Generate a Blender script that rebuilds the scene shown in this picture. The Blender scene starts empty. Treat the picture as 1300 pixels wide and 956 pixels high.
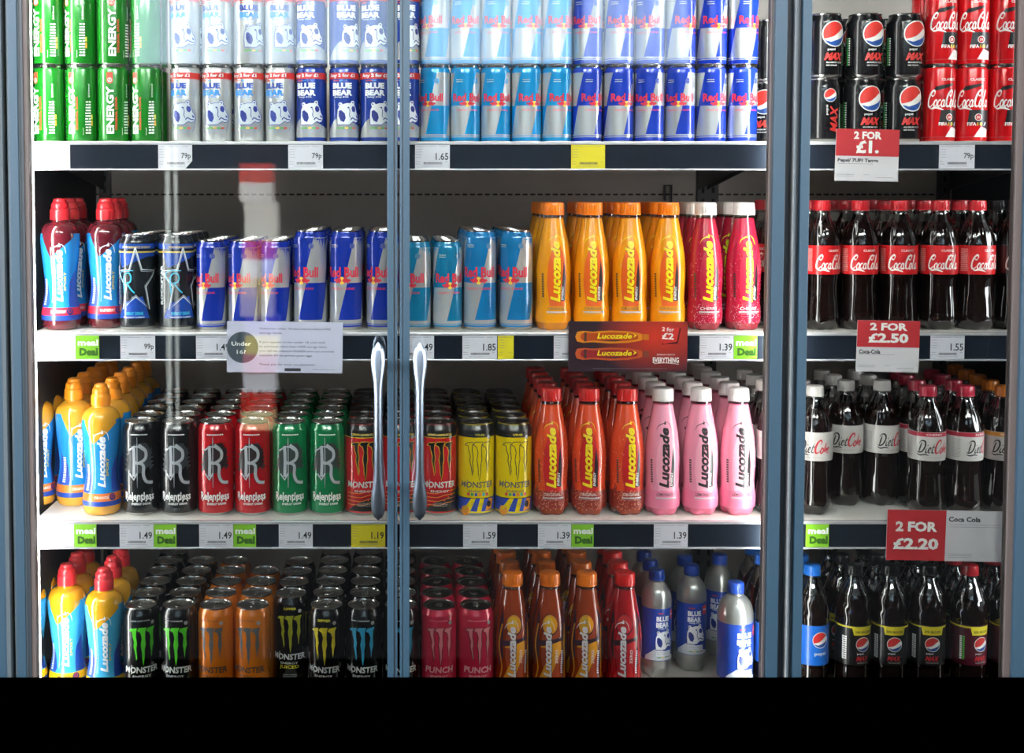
import bpy, bmesh, math, random
from mathutils import Vector, Matrix
from mathutils.geometry import tessellate_polygon
random.seed(7)
C = bpy.context.scene.collection
SC = bpy.context.scene
# ------------------------------------------------------------------ camera
FPX, TH, DCAM, ZCAM = 1560.0, math.radians(2.9), 2.227, 1.25
PX0, PY0 = 505.0, 245 + 1560 * math.tan(math.radians(2.9))
cd = bpy.data.cameras.new('camera'); cam = bpy.data.objects.new('camera', cd); C.objects.link(cam)
cam.location = (0, -DCAM, ZCAM); cam.rotation_euler = (math.pi/2 - TH, 0, 0)
cd.sensor_width = 36; cd.lens = FPX/1300*36
cd.shift_x = (650-PX0)/1300; cd.shift_y = -(478-PY0)/1300
cd.clip_start = 0.02
cd.dof.use_dof = True; cd.dof.focus_distance = 2.24; cd.dof.aperture_fstop = 3.6
SC.camera = cam
# ------------------------------------------------------------------ look, world
SC.view_settings.view_transform = 'Standard'; SC.view_settings.look = 'None'
SC.view_settings.gamma = 1; SC.view_settings.use_curve_mapping = False
SC.view_settings.exposure = 1.08
W = bpy.data.worlds.new('world'); SC.world = W; W.use_nodes = True
W.node_tree.nodes['Background'].inputs[0].default_value = (.62, .72, .9, 1)
W.node_tree.nodes['Background'].inputs[1].default_value = 0.12
LED_STRENGTH = 30.0
LED_RIGHT = 23.0
LED_WEAK = 7.0
WINDOW_STRENGTH = .55
SIDE_LEFT, SIDE_RIGHT = 14.0, 8.5
CEIL_FILL = 16.0
FRONT_FILL = 26.0
def area(name, loc, rot, sx, sy, power, col=(1,1,1)):
    l = bpy.data.lights.new(name, 'AREA'); l.shape = 'RECTANGLE'; l.size = sx; l.size_y = sy; l.energy = power; l.color = col
    o = bpy.data.objects.new(name, l); C.objects.link(o); o.location = loc; o.rotation_euler = rot
    return o

def at(px, py, Y):
    c, s = math.cos(TH), math.sin(TH)
    a = (px-PX0)/FPX; b = -(py-PY0)/FPX
    r = (a, c+b*s, -s+b*c); t = (Y+DCAM)/r[1]
    return r[0]*t, ZCAM+r[2]*t
def pxscale(Y): return FPX/(Y+DCAM)
# ------------------------------------------------------------------ materials
def lin(h):
    if isinstance(h, str):
        v = [int(h[i:i+2], 16)/255 for i in (0, 2, 4)]
        return tuple((x/12.92 if x <= .04045 else ((x+.055)/1.055)**2.4) for x in v)
    return h
MATS = {}
def mat(name, col, rough=.35, metal=0., coat=0., emis=0., trans=0., bump=None, spec=.5):
    if name in MATS: return MATS[name]
    m = bpy.data.materials.new(name); m.use_nodes = True; nt = m.node_tree
    p = nt.nodes['Principled BSDF']; c = lin(col)
    p.inputs['Base Color'].default_value = (*c, 1); p.inputs['Roughness'].default_value = rough
    p.inputs['Metallic'].default_value = metal; p.inputs['Coat Weight'].default_value = coat
    p.inputs['Coat Roughness'].default_value = .08
    p.inputs['Specular IOR Level'].default_value = spec
    if spec < .2: p.inputs['IOR'].default_value = 1.0   # fully matt
    if trans: p.inputs['Transmission Weight'].default_value = trans
    if emis:
        p.inputs['Emission Color'].default_value = (*c, 1); p.inputs['Emission Strength'].default_value = emis
    if bump:
        n = nt.nodes.new('ShaderNodeTexNoise'); n.inputs['Scale'].default_value = bump[0]; n.inputs['Detail'].default_value = 4
        b = nt.nodes.new('ShaderNodeBump'); b.inputs['Strength'].default_value = bump[1]; b.inputs['Distance'].default_value = .002
        tc = nt.nodes.new('ShaderNodeTexCoord'); nt.links.new(tc.outputs['Object'], n.inputs['Vector'])
        nt.links.new(n.outputs['Fac'], b.inputs['Height']); nt.links.new(b.outputs['Normal'], p.inputs['Normal'])
    MATS[name] = m; return m
def see_through(name, tint, rough, mult, base=.0):
    m = bpy.data.materials.new(name); m.use_nodes = True; nt = m.node_tree; nt.nodes.clear()
    o = nt.nodes.new('ShaderNodeOutputMaterial'); t = nt.nodes.new('ShaderNodeBsdfTransparent'); g = nt.nodes.new('ShaderNodeBsdfGlossy')
    t.inputs[0].default_value = (*tint, 1); g.inputs['Roughness'].default_value = rough; g.inputs[0].default_value = (1, 1, 1, 1)
    f = nt.nodes.new('ShaderNodeFresnel'); f.inputs[0].default_value = 1.5
    mu = nt.nodes.new('ShaderNodeMath'); mu.operation = 'MULTIPLY_ADD'; mu.inputs[1].default_value = mult; mu.inputs[2].default_value = base; mu.use_clamp = True
    mx = nt.nodes.new('ShaderNodeMixShader')
    nt.links.new(f.outputs[0], mu.inputs[0]); nt.links.new(mu.outputs[0], mx.inputs[0])
    nt.links.new(t.outputs[0], mx.inputs[1]); nt.links.new(g.outputs[0], mx.inputs[2]); nt.links.new(mx.outputs[0], o.inputs[0])
    MATS[name] = m; return m
def cp(h, metal=.35):
    metal *= .4
    return mat('can_paint_%s_%d' % (h, metal*100), h, .24, metal, .6)      # painted aluminium
def ink(h): return mat('ink_' + h, h, .38, 0, .3)
def plastic(h): return mat('plastic_' + h, h, .3, 0, .3)
def fluid(h): return mat('drink_' + h, h, .07, 0, .8)
alu = mat('aluminium', 'C9C9C6', .22, 1)
alu_dark = mat('dark_aluminium', '6A6866', .3, 1)
silver_print = mat('silver_can_print', 'D2D5D7', .27, .58, .3)
glass = see_through('door_glass', (.95, .97, .96), .0, 2.1)
clearpet = see_through('clear_bottle_plastic', (.74, .76, .74), .05, 2.4, .05)
board_white = mat('shelf_white_enamel', 'D8D6D0', .4, 0, .1, bump=(60, .05))
rail_dark = mat('dark_price_rail', '232A36', .22, .2, .5)
chrome_lip = mat('bright_rail_lip', 'E2E2E6', .25, .5)
back_grey = mat('back_panel_grey', 'BDB6B0', .5, .1, bump=(30, .1))
black_slot = mat('black_slot', '0A0A0A', .8)
frame_blue = mat('blue_grey_anodised_frame', '18303F', .5, .05, bump=(8, .03))
frame_dark = mat('dark_frame_groove', '1B242C', .5)
frame_light = mat('pale_frame_edge', '2E383E', .8, 0)
spacer = mat('glass_edge_spacer', '3C3432', .7, 0)
led_bar = mat('lit_led_diffuser', (1, .985, .96), .4, emis=LED_STRENGTH)
led_mid = mat('right_led_diffuser', (1, .985, .96), .4, emis=LED_RIGHT)
led_soft = mat('weaker_led_diffuser', (1, .98, .96), .4, emis=LED_WEAK)
filler_black = mat('matt_black_filler', '000000', 1, spec=0)
handle_m = mat('satin_aluminium_handle', '8C98A6', .3, 1.0)
# ------------------------------------------------------------------ mesh helpers
def new_mesh(name, bm, mats, smooth=True):
    me = bpy.data.meshes.new(name); bm.to_mesh(me); bm.free()
    for m in mats: me.materials.append(m)
    if smooth:
        for p in me.polygons: p.use_smooth = True
        me.set_sharp_from_angle(angle=math.radians(38))
    return me
def link(name, data, parent=None, loc=(0, 0, 0), rz=0.):
    o = bpy.data.objects.new(name, data); C.objects.link(o); o.location = loc; o.rotation_euler = (0, 0, rz); o.parent = parent
    return o
def tag(o, label, cat, group=None, kind=None):
    o['label'] = label; o['category'] = cat
    if group: o['group'] = group
    if kind: o['kind'] = kind
    return o
def box(bm, x0, x1, y0, y1, z0, z1, mi=0, bev=0.):
    vs = [bm.verts.new(p) for p in ((x0,y0,z0),(x1,y0,z0),(x1,y1,z0),(x0,y1,z0),(x0,y0,z1),(x1,y0,z1),(x1,y1,z1),(x0,y1,z1))]
    fs = []
    for q in ((0,3,2,1),(4,5,6,7),(0,1,5,4),(1,2,6,5),(2,3,7,6),(3,0,4,7)):
        f = bm.faces.new([vs[i] for i in q]); f.material_index = mi; fs.append(f)
    if bev:
        es = list({e for f in fs for e in f.edges})
        r = bmesh.ops.bevel(bm, geom=es, offset=bev, segments=2, affect='EDGES', profile=.6)
        for f in r['faces']: f.material_index = mi
def boxobj(name, bx, m, parent=None, bev=0., loc=(0, 0, 0)):
    bm = bmesh.new(); box(bm, *bx, 0, bev)
    return link(name, new_mesh(name, bm, [m], False), parent, loc)
def smooth_pts(P, n=6, closed=False):
    out = []; N = len(P)
    rng = range(N if closed else N-1)
    for i in rng:
        if closed: p0, p1, p2, p3 = P[(i-1) % N], P[i], P[(i+1) % N], P[(i+2) % N]
        else: p0, p1, p2, p3 = P[max(i-1, 0)], P[i], P[i+1], P[min(i+2, N-1)]
        for k in range(n):
            t = k/n
            out.append(tuple(.5*((2*b)+(-a+c)*t+(2*a-5*b+4*c-d)*t*t+(-a+3*b-3*c+d)*t**3) for a, b, c, d in zip(p0, p1, p2, p3)))
    if not closed: out.append(P[-1])
    return out
_cache = {}
def glyphs(s, bold):
    if (s, bold) in _cache: return _cache[(s, bold)]
    cu = bpy.data.curves.new('t', 'FONT'); cu.body = s; cu.offset = bold; cu.resolution_u = 2
    ob = bpy.data.objects.new('t', cu); me = ob.to_mesh()
    vs = [(v.co.x, v.co.y) for v in me.vertices]; fs = [tuple(p.vertices) for p in me.polygons]
    ob.to_mesh_clear(); bpy.data.objects.remove(ob); bpy.data.curves.remove(cu)
    x0 = min(v[0] for v in vs); x1 = max(v[0] for v in vs); y0 = min(v[1] for v in vs); y1 = max(v[1] for v in vs)
    vs = [((x-x0)/(x1-x0)-.5, (y-y0)/(y1-y0)-.5) for x, y in vs]
    _cache[(s, bold)] = (vs, fs); return vs, fs
class Art:
    """flat artwork in millimetres: x along the surface, y up"""
    def __init__(s): s.it = []
    def raw(s, vs, fs, m, l): s.it.append((vs, fs, m, l)); return s
    def poly(s, P, m, l=1):
        t = tessellate_polygon([[Vector((x, y, 0)) for x, y in P]])
        return s.raw(P, [tuple(f) for f in t], m, l)
    def rect(s, x0, y0, x1, y1, m, l=1): return s.raw([(x0,y0),(x1,y0),(x1,y1),(x0,y1)], [(0,1,2,3)], m, l)
    def ell(s, cx, cy, rx, ry, m, l=1, n=24):
        P = [(cx+rx*math.cos(2*math.pi*i/n), cy+ry*math.sin(2*math.pi*i/n)) for i in range(n)]
        return s.raw(P, [tuple(range(n))], m, l)
    def stroke(s, P, w, m, l=2, sm=5, closed=False, shear=0., taper=False):
        if sm: P = smooth_pts(P, sm, closed)
        n = len(P); vs = []; fs = []
        for i, (x, y) in enumerate(P):
            a = P[(i-1) % n] if closed else P[max(i-1, 0)]; b = P[(i+1) % n] if closed else P[min(i+1, n-1)]
            dx, dy = b[0]-a[0], b[1]-a[1]; L = math.hypot(dx, dy) or 1
            ww = w/2 * (math.sin(math.pi*(.08+.84*i/(n-1))) if taper else 1)
            nx, ny = -dy/L*ww, dx/L*ww
            for q in ((x+nx, y+ny), (x-nx, y-ny)): vs.append((q[0]+shear*q[1], q[1]))
        for i in range(n if closed else n-1):
            j = (i+1) % n; fs.append((2*i, 2*i+1, 2*j+1, 2*j))
        return s.raw(vs, fs, m, l)
    def text(s, t, cx, cy, w, h, m, l=3, rot=0, shear=0., bold=.03):
        if not t.strip(): return s
        vs, fs = glyphs(t, round(bold*.5, 4)); c, sn = math.cos(math.radians(rot)), math.sin(math.radians(rot))
        out = []
        for x, y in vs:
            X = x*w + shear*y*h; Y = y*h
            out.append((cx+X*c-Y*sn, cy+X*sn+Y*c))
        return s.raw(out, fs, m, l)
    def sub(s, o, cx, cy, sx, sy, dl=0, rot=0):
        c, sn = math.cos(math.radians(rot)), math.sin(math.radians(rot))
        for vs, fs, m, l in o.it:
            s.raw([(cx+x*sx*c-y*sy*sn, cy+x*sx*sn+y*sy*c) for x, y in vs], fs, m, l+dl)
        return s
def emboss(bm, art, mats, fn, sx=0, sy=0):
    """lay artwork on a surface fn(x, y, layer) -> point (metres)"""
    for vs, fs, m, l in art.it:
        if m not in mats: mats.append(m)
        mi = mats.index(m)
        t = bmesh.new(); V = [t.verts.new((x, y, 0)) for x, y in vs]
        for f in fs:
            if len(set(f)) < 3: continue
            try: t.faces.new([V[i] for i in f])
            except ValueError: pass
        x0 = min(v[0] for v in vs); x1 = max(v[0] for v in vs); y0 = min(v[1] for v in vs); y1 = max(v[1] for v in vs)
        if sx:
            k = math.floor(x0/sx)+1
            while k*sx < x1:
                bmesh.ops.bisect_plane(t, geom=t.verts[:]+t.edges[:]+t.faces[:], dist=1e-5, plane_co=(k*sx, 0, 0), plane_no=(1, 0, 0)); k += 1
        if sy:
            k = math.floor(y0/sy)+1
            while k*sy < y1:
                bmesh.ops.bisect_plane(t, geom=t.verts[:]+t.edges[:]+t.faces[:], dist=1e-5, plane_co=(0, k*sy, 0), plane_no=(0, 1, 0)); k += 1
        mp = {}
        for v in t.verts: mp[v] = bm.verts.new(fn(v.co.x, v.co.y, l))
        for f in t.faces:
            a = f.calc_area()
            if a < 1e-9: continue
            try:
                g = bm.faces.new([mp[v] for v in f.verts]); g.material_index = mi
                f.normal_update()
                if f.normal.z < 0: g.normal_flip()
            except ValueError: pass
        t.free()
def lathe(bm, prof, mi=0, seg=48, mod=None):
    """prof: (r, z[, material index]) in mm from the bottom up"""
    rings = []
    for p in prof:
        r, z = p[0], p[1]
        if r < .01: rings.append([bm.verts.new((0, 0, z/1000))]); continue
        rg = []
        for k in range(seg):
            a = 2*math.pi*k/seg; rr = (mod(r, z, a) if mod else r)/1000
            rg.append(bm.verts.new((rr*math.sin(a), -rr*math.cos(a), z/1000)))
        rings.append(rg)
    for i in range(len(rings)-1):
        A, B = rings[i], rings[i+1]; m_ = prof[i+1][2] if len(prof[i+1]) > 2 else mi
        for k in range(seg):
            k2 = (k+1) % seg
            if len(A) == 1 and len(B) == 1: continue
            if len(A) == 1: f = bm.faces.new((A[0], B[k2], B[k]))
            elif len(B) == 1: f = bm.faces.new((A[k], A[k2], B[0]))
            else: f = bm.faces.new((A[k], A[k2], B[k2], B[k]))
            f.material_index = m_
def interp(prof, z):
    for (r0, z0), (r1, z1) in zip(prof, prof[1:]):
        if z0 <= z <= z1 and z1 > z0: return r0+(r1-r0)*(z-z0)/(z1-z0)
    return prof[-1][0] if z > prof[-1][1] else prof[0][0]
def densify(prof, n=5):
    return [p for i, p in enumerate(smooth_pts(prof, n))]
# ------------------------------------------------------------------ emblems
def globe_art(red='D8342C', blue='20509E', white='E9E9E4'):
    A = Art(); w, r_, b = ink(white), ink(red), ink(blue)
    A.ell(0, 0, 1, 1, w, 0, 32)
    def arc(a0, a1, R=.92, n=14): return [(R*math.cos(math.radians(a0+(a1-a0)*i/n)), R*math.sin(math.radians(a0+(a1-a0)*i/n))) for i in range(n+1)]
    A.poly(arc(28, 205) + [(-.55, -.34), (-.1, -.2), (.3, .1), (.6, .36)], r_, 1)
    A.poly(arc(-148, -2) + [(.62, -.28), (.2, -.46), (-.3, -.62)], b, 1)
    return A
def bulls_art(red='D3243A', yel='F4C542'):
    A = Art(); r_, y = ink(red), ink(yel)
    A.ell(0, 0, 3.8, 3.8, y, 0, 18)
    bull = [(-12, .6), (-10.4, 1.6), (-8, 1.4), (-5.2, 3), (-2.6, 2.4), (-.9, .8), (-.6, -1.2), (-2.2, -1), (-2.8, -3.2), (-4, -1.6), (-6, -1.5), (-8.6, -3.4), (-8, -1), (-10.5, -.8)]
    A.poly(bull, r_, 1); A.poly([(-x, yy) for x, yy in reversed(bull)], r_, 1)
    return A
CLAWS = [[(0,.90),(.10,.97),(.33,.99),(.30,.9),(.29,.75),(.33,.55),(.30,.4),(.33,.15),(.30,.05),(.25,.3),(.20,.45),(.22,.6),(.15,.78),(.14,.88)],
         [(.33,.92),(.40,1),(.68,1),(.63,.9),(.62,.7),(.64,.5),(.60,.35),(.60,.15),(.55,-.1),(.51,.1),(.50,.3),(.46,.5),(.50,.7),(.45,.86)],
         [(.66,.90),(.72,.98),(1.0,1.0),(.94,.88),(.93,.7),(.95,.5),(.90,.35),(.86,.12),(.83,.35),(.80,.5),(.83,.7),(.78,.84)]]
def claws(A, cx, y0, w, h, m, l=1, outline=None, ow=.9):
    for c in CLAWS:
        P = [(cx+(x-.5)*w, y0+y*h) for x, y in c]
        if m: A.poly(P, m, l)
        if outline: A.stroke(P+[P[0]], ow, outline, l+1, 0)
def script_art(m):
    """the flowing 'Coca-Cola' wordmark, about 20 x 7 units, centred"""
    A = Art(); sh = .28
    def S(P, w=.5, tp=True): A.stroke([(x-10.3, y-2.2) for x, y in P], w, m, 0, 5, False, sh, tp)
    for dx in (0, 10.0):
        S([(dx+2.7,4.3),(dx+3.0,5.6),(dx+2.0,6.2),(dx+.7,5.0),(dx+.1,2.8),(dx+.6,.8),(dx+1.9,.4),(dx+3.2,1.6)], .95)
        S([(dx+.8,5.0),(dx+2.0,4.2),(dx+2.9,4.5)], .5)
    for dx in (3.6, 12.6):   # o
        A.stroke([(dx+.8-10.3+.75*math.cos(a), 1.5-2.2+1.25*math.sin(a)) for a in [k*math.pi/6 for k in range(12)]], .62, m, 0, 2, True, sh)
    S([(7.0,2.3),(6.6,2.8),(5.9,2.4),(5.6,1.4),(6.0,.5),(6.7,.5),(7.4,1.3)], .7)   # c
    for dx in (7.6, 16.6):   # a
        A.stroke([(dx+.7-10.3+.7*math.cos(a), 1.5-2.2+1.2*math.sin(a)) for a in [k*math.pi/6 for k in range(12)]], .6, m, 0, 2, True, sh)
        S([(dx+1.5,2.8),(dx+1.4,1.2),(dx+1.7,.4),(dx+2.4,.9)], .65)
    S([(9.6,2.6),(10.2,2.7),(10.7,2.5)], .6)      # dash
    S([(14.6,1.0),(15.2,3.0),(15.8,5.4),(15.5,6.3),(15.1,5.6),(15.0,3.2),(15.1,.8),(15.7,.4),(16.3,1.0)], .65)   # l
    S([(1.0,.4),(2.6,-.3),(5,.0),(7.5,-.4),(9.4,-.9)], .7)
    return A
def bear_art(white, blue):
    A = Art(); w, b = ink(white), ink(blue)
    body = [(-10,-9),(-10.4,-2),(-10,3),(-8.6,5.6),(-9.4,7.8),(-8.2,9.4),(-6.2,9.2),(-5.2,7.8),(-2,8.8),(1.6,8.8),(2.4,10.4),(4.4,10.9),(5.8,9.6),(5.6,7.6),(7.2,5.2),(8.4,1.6),(10.4,-1.4),(10.6,-4.2),(9.4,-6.2),(6.8,-7),(4.8,-6),(3.2,-6.8),(0,-9)]
    A.poly(body, w, 0); A.stroke(body+[body[0]], .5, b, 1, 0)
    A.poly([(-8.6,2.4),(-6.6,3),(-3.4,.4),(-2.6,-3.4),(-4.2,-6.8),(-7,-5.6),(-8.8,-2)], b, 1)
    A.poly([(3.6,6.4),(6.2,5.8),(7,3),(5.4,1.2),(3.2,2.2),(2.6,4.6)], b, 1)
    A.poly([(7.6,-.6),(9.6,-1.6),(9.8,-3.2),(8,-2.8)], b, 1)
    A.stroke([(9.6,-4.6),(6.6,-4.4),(3.6,-3.2),(1.8,-4.8)], .9, b, 1); A.stroke([(-.6,5.6),(1,2.6),(.6,-1),(1.6,-3)], .6, b, 1)
    A.stroke([(-8.4,8),(-7.2,7.4)], .9, b, 1, 0); A.stroke([(3.2,9.4),(4.6,8.6)], .9, b, 1, 0); A.poly([(-1.4,5.4),(.2,5.8),(.8,4.8),(-.8,4.4)], b, 1)
    return A
def loco_mark(A, cx, cy, L, h, m, sh=None, arrow=True, l=3):
    """vertical slanted 'Lucozade' wordmark with its arc and arrow, length L upward, glyph height h"""
    if sh: A.text('Lucozade', cx+.9, cy-1, L, h, sh, l-1, 90, .28, .11)
    A.text('Lucozade', cx, cy, L, h, m, l, 90, .28, .09)
    if arrow:
        t = cy+L/2
        A.stroke([(cx-h*.95, t-6), (cx-h*.7, t+2), (cx-.5, t+7), (cx+h*.35, t+9)], 1.5, m, l, 5, False, 0, True)
        A.stroke([(cx+h*.35, t+9), (cx+h*.7, t+3), (cx+h*.85, t-8)], 1.3, m, l, 5, False, 0, True)
        A.poly([(cx-1.5, t+4.5), (cx+3.6, t+4.5), (cx+1.4, t+12)], m, l)
def smalltext(A, x0, x1, y, n, m, gap=1.7, h=.7, l=3):
    for i in range(n):
        k = x0
        while k < x1-.5:
            w = min(random.uniform(1.2, 3.6), x1-k); A.rect(k, y-i*gap, k+w, y-i*gap+h, m, l); k += w+.7
# ------------------------------------------------------------------ cans
def lid_meshes(R, H, m, tabm):
    key = ('lid', R, H, m.name, tabm.name)
    if key in _cache: return _cache[key]
    bm = bmesh.new(); R0 = R; R = R*1.07 if (H < 138.6 and R < 30) else R
    lathe(bm, [(.845*R,H-4.6),(.875*R,H-2),(.885*R,H-.6),(.87*R,H),(.83*R,H-.2),(.815*R,H-1.5),(.80*R,H-4.4),(.76*R,H-4.9),(.72*R,H-3.6),(.3*R,H-3.5),(0,H-3.5)])
    # raised pouring panel rim
    A = Art(); A.stroke([(.34*R*math.cos(a), -.30*R+.28*R*math.sin(a)) for a in [k*math.pi/8 for k in range(16)]], .8, m, 0, 0, True)
    emboss(bm, A, [m], lambda x, y, l: (x/1000, y/1000, (H-3.3)/1000))
    a = new_mesh('lid', bm, [m])
    bm = bmesh.new(); n = 20; outer = []; z0, z1 = (H-3.1)/1000, (H-2.3)/1000
    for k in range(n):
        t = 2*math.pi*k/n; outer.append((.2*R*math.cos(t)/1000, (.05*R+.34*R*math.sin(t))/1000))
    lo = [bm.verts.new((x, y, z0)) for x, y in outer]; hi = [bm.verts.new((x*.92, y*.95, z1)) for x, y in outer]
    inn = [bm.verts.new((x*.45, y*.35+.0032*R/26, z1)) for x, y in outer]; inl = [bm.verts.new((x*.45, y*.35+.0032*R/26, z0)) for x, y in outer]
    for k in range(n):
        j = (k+1) % n
        bm.faces.new((lo[k], lo[j], hi[j], hi[k])); bm.faces.new((hi[k], hi[j], inn[j], inn[k])); bm.faces.new((inn[k], inn[j], inl[j], inl[k]))
    b = new_mesh('pull_tab', bm, [tabm])
    _cache[key] = (a, b); return a, b
def can_design(R, H, base, art, lid=None, tab=None, bottom=None, neckart=False):
    lid = lid or alu; tab = tab or alu; bottom = bottom or alu
    mats = [base, bottom]; bm = bmesh.new()
    n = 1.5 if R < 30 else 3.2
    if H < 138.6 and R < 30: nk, bs = 8.0, 4.6
    else: nk, bs = 13+n, 9
    prof = [(0,5,1),(.6*R,4,1),(.76*R,.6,1),(.80*R,0,1),(.85*R,.8,1),(.91*R,bs*.36,1),(.985*R,bs*.7,1),(R,bs,0),(R,H*.5,0),(R,H-nk,0),(.985*R,H-nk*.8,0),(.93*R,H-nk*.56,0),(.868*R,H-3.4,0),(.86*R,H-2.0,0),(.5*R,H-5,1),(0,H-5,1)]
    lathe(bm, prof, 0, 44)
    rp = [(p[0], p[1]) for p in prof[7:14]]
    def fn(x, y, l):
        r = (interp(rp, y)+.16+.07*l); a = x/R
        return (r*math.sin(a)/1000, -r*math.cos(a)/1000, y/1000)
    emboss(bm, art, mats, fn, 3.0, 2.5 if neckart else 0)
    body = new_mesh('can_body', bm, mats)
    l, t = lid_meshes(R, H, lid, tab)
    return [('can_body', body, None), ('lid', l, None), ('pull_tab', t, 'lid')]
def split_wrap(A, R, y0, y1, x0, k, ma, mb, l=0):
    """around the can: slanted boundary at x0, 'ma' to its left for half a turn, 'mb' to its right"""
    P = math.pi*R/1.0
    mid = (y0+y1)/2
    for i in range(-1, 2):
        a = x0+i*P*1.0
        for (s0, s1, m) in ((a-P/2, a, ma), (a, a+P/2, mb)):
            A.poly([(s0+k*(y0-mid), y0), (s1+k*(y0-mid), y0), (s1+k*(y1-mid), y1), (s0+k*(y1-mid), y1)], m, l)
def clipx(A, lim):
    A.it = [it for it in A.it if min(v[0] for v in it[0]) > -lim-60 and max(v[0] for v in it[0]) < lim+60]; return A
def energy_bull(R, H, blue, redt='D3203C', band=True):
    A = Art(); b = cp(blue, .45); s = silver_print; f = H/138
    split_wrap(A, R, 66*f, H-13, 10*f, .24, b, s); split_wrap(A, R, 15*f, 66*f, 1.5, .24, s, b)
    A.rect(-math.pi*R, 9.6, math.pi*R, 14.9*f, s, 0); A.rect(-math.pi*R, 11, math.pi*R, 12.4, b, 1)
    for x0 in (0,):
        A.text('Red Bull', x0, 80.5*f, 2.12*R, 14.5*f, ink(redt), 3, 0, 0, .07)
        A.sub(bulls_art(), x0, 69*f, R/26.5*1.25, f*1.4, 2)
        A.text('ENERGY DRINK', x0, 58*f, 1.6*R, 3.2*f, ink(redt), 3, 0, 0, .02)
    A.text('Vitalises', x0-.55*R, H-26, .5*R, 2, ink('D8D8B0'), 3); A.rect(-.8*R, H-30, -.3*R, H-29.3, ink('D8D8B0'), 3)
    A.ell(.62*R, H-28, 5, 5, b, 3, 20); A.stroke([(.62*R+3.9*math.cos(a), H-28+3.9*math.sin(a)) for a in [k*math.pi/8 for k in range(16)]], .7, s, 4, 0, True); A.text('250', .62*R, H-28, 4.6, 2.6, s, 4)
    return can_design(R, H, b, A)
def green_energy():
    R, H = 28, 137.5; A = Art(); w = ink('F2F4EE'); r = ink('D8402C')
    A.text('ENERGY', -8, 58, 84, 13.5, w, 3, 90, 0, .07)
    A.text('ORIGINAL DRINK', 2.6, 52, 60, 4.2, r, 3, 90, 0, .05)
    A.rect(-13.5, 112, -3, H-13, r, 1); A.ell(-8.2, 110, 5.6, 5.6, r, 1); A.ell(-8.2, 111, 4, 4, w, 2); A.ell(-8.2, 111, 3.1, 3.1, r, 3); A.stroke([(-9.8,109),(-7.6,111),(-8.6,111.6),(-6.6,113.4)], 1, w, 4, 0)
    for i in range(12):
        A.rect(17+random.uniform(0, 1.5), 16+i*5, 22+random.uniform(0, 2), 18.4+i*5, w, 2); 
        A.rect(22.6+i % 3*.6, 16+i*5, 27.5, 19+i*5, w, 2)
    A.rect(28, 30, 31, 40, ink('F0B02C'), 2); A.rect(28, 42, 31, 50, ink('E8E04C'), 2)
    A.stroke([(12,14),(13.4,14),(13.4,26),(12,26)], .5, w, 2, 0)
    A.text('250ml', 24, 92, 24, 3, w, 2, 90)
    return can_design(R, H, cp('15761D', .4), A)
def blue_bear(kind):
    R, H = 26.5, 137.5; A = Art(); blue, sky = ink('1F3F9C'), ink('2E86D8'); w = ink('EDF0F4')
    silver = kind == 'silver'
    A.rect(-math.pi*R, 113, math.pi*R, 124, ink('D2322E'), 1)
    for o in (0, 76): A.text('Any 2 for £1', -6+o, 118.3, 50, 8, w, 3, 0, 0, .09)
    tc, bc = (blue, sky) if silver else (w, w)
    A.rect(-22, 109, -10, 110.6, ink('D2322E'), 2); A.rect(-9.6, 109, -3, 110.6, sky, 2)
    A.text('BLUE', -5, 100.8, 36, 10.6, tc, 3, 0, 0, .12); A.text('BEAR', -4.5, 88.4, 37, 10.6, bc, 3, 0, 0, .12)
    A.text('Energy drink', -6, 80.6, 26, 3.6, bc, 3, 0, 0, .03)
    if not silver:
        hill = [(-42, 9.5), (42, 9.5), (42, 26), (30, 30), (16, 36), (6, 44), (-10, 47), (-22, 38), (-34, 24)]
        A.poly(hill, silver_print, 1)
    A.sub(bear_art('E6EAEE' if not silver else 'BFC8D2', '22348C'), 7, 51, 2.05, 2.2, 2)
    A.stroke([(24, 20), (30, 40), (28, 60)], .8, blue, 2)
    for i in range(5): A.rect(-14+i*7, 24.5, -8+i*7, 27.2, ink(('49A942', '49A942', 'E9C22E', '49A942', 'D8402C')[i]), 3)
    smalltext(A, -15, 22, 22, 3, ink('7A86A6'), 2.2); smalltext(A, -15, 22, 31.5, 1, ink('7A86A6'))
    return can_design(R, H, silver_print if silver else cp('22409C', .4), A)
def max_can(vertical=False):
    R, H = 32.5, 115; A = Art(); w = ink('E8E8E6'); r = ink('D2342E')
    if vertical:
        A.sub(globe_art(), -6, 84, 12, 12, 2); A.text('MAX', 2, 42, 44, 17, r, 3, 90, .25, .07); A.text('pepsi', -12, 58, 18, 5, w, 3, 90)
        smalltext(A, 16, 17.5, 62, 16, w, 1.9, 1.2)
        for i in range(14): A.rect(15, 26+i*2.4, 19, 27.4+i*2.4, w, 3)
    else:
        A.sub(globe_art(), 4, 78, 23, 23, 2)
        A.text('pepsi', -2, 50, 14, 5.4, w, 3, 0, 0, .03); A.text('MAX', 4, 38, 34, 13.5, r, 3, 0, .35, .14)
        A.text('MAXIMUM TASTE', 4, 27.4, 30, 2.8, w, 3, 0, 0, .03); A.text('NO SUGAR', -1, 22.4, 20, 2.8, w, 3, 0, 0, .03)
    for sx in (-1,):
        for i in range(12):
            A.rect(sx*52, 24+i*4.2, sx*52+5, 27+i*4.2, ink('39B54A'), 3); A.rect(sx*52+6, 24+i*4.2, sx*52+9, 26.6+i*4.2, w, 3)
    for i in range(12): A.rect(38, 24+i*4.2, 42, 27+i*4.2, ink('39B54A'), 3); A.rect(33.5, 24+i*4.2, 37, 26.6+i*4.2, w, 3)
    return can_design(R, H, cp('101114', .3), A)
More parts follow.
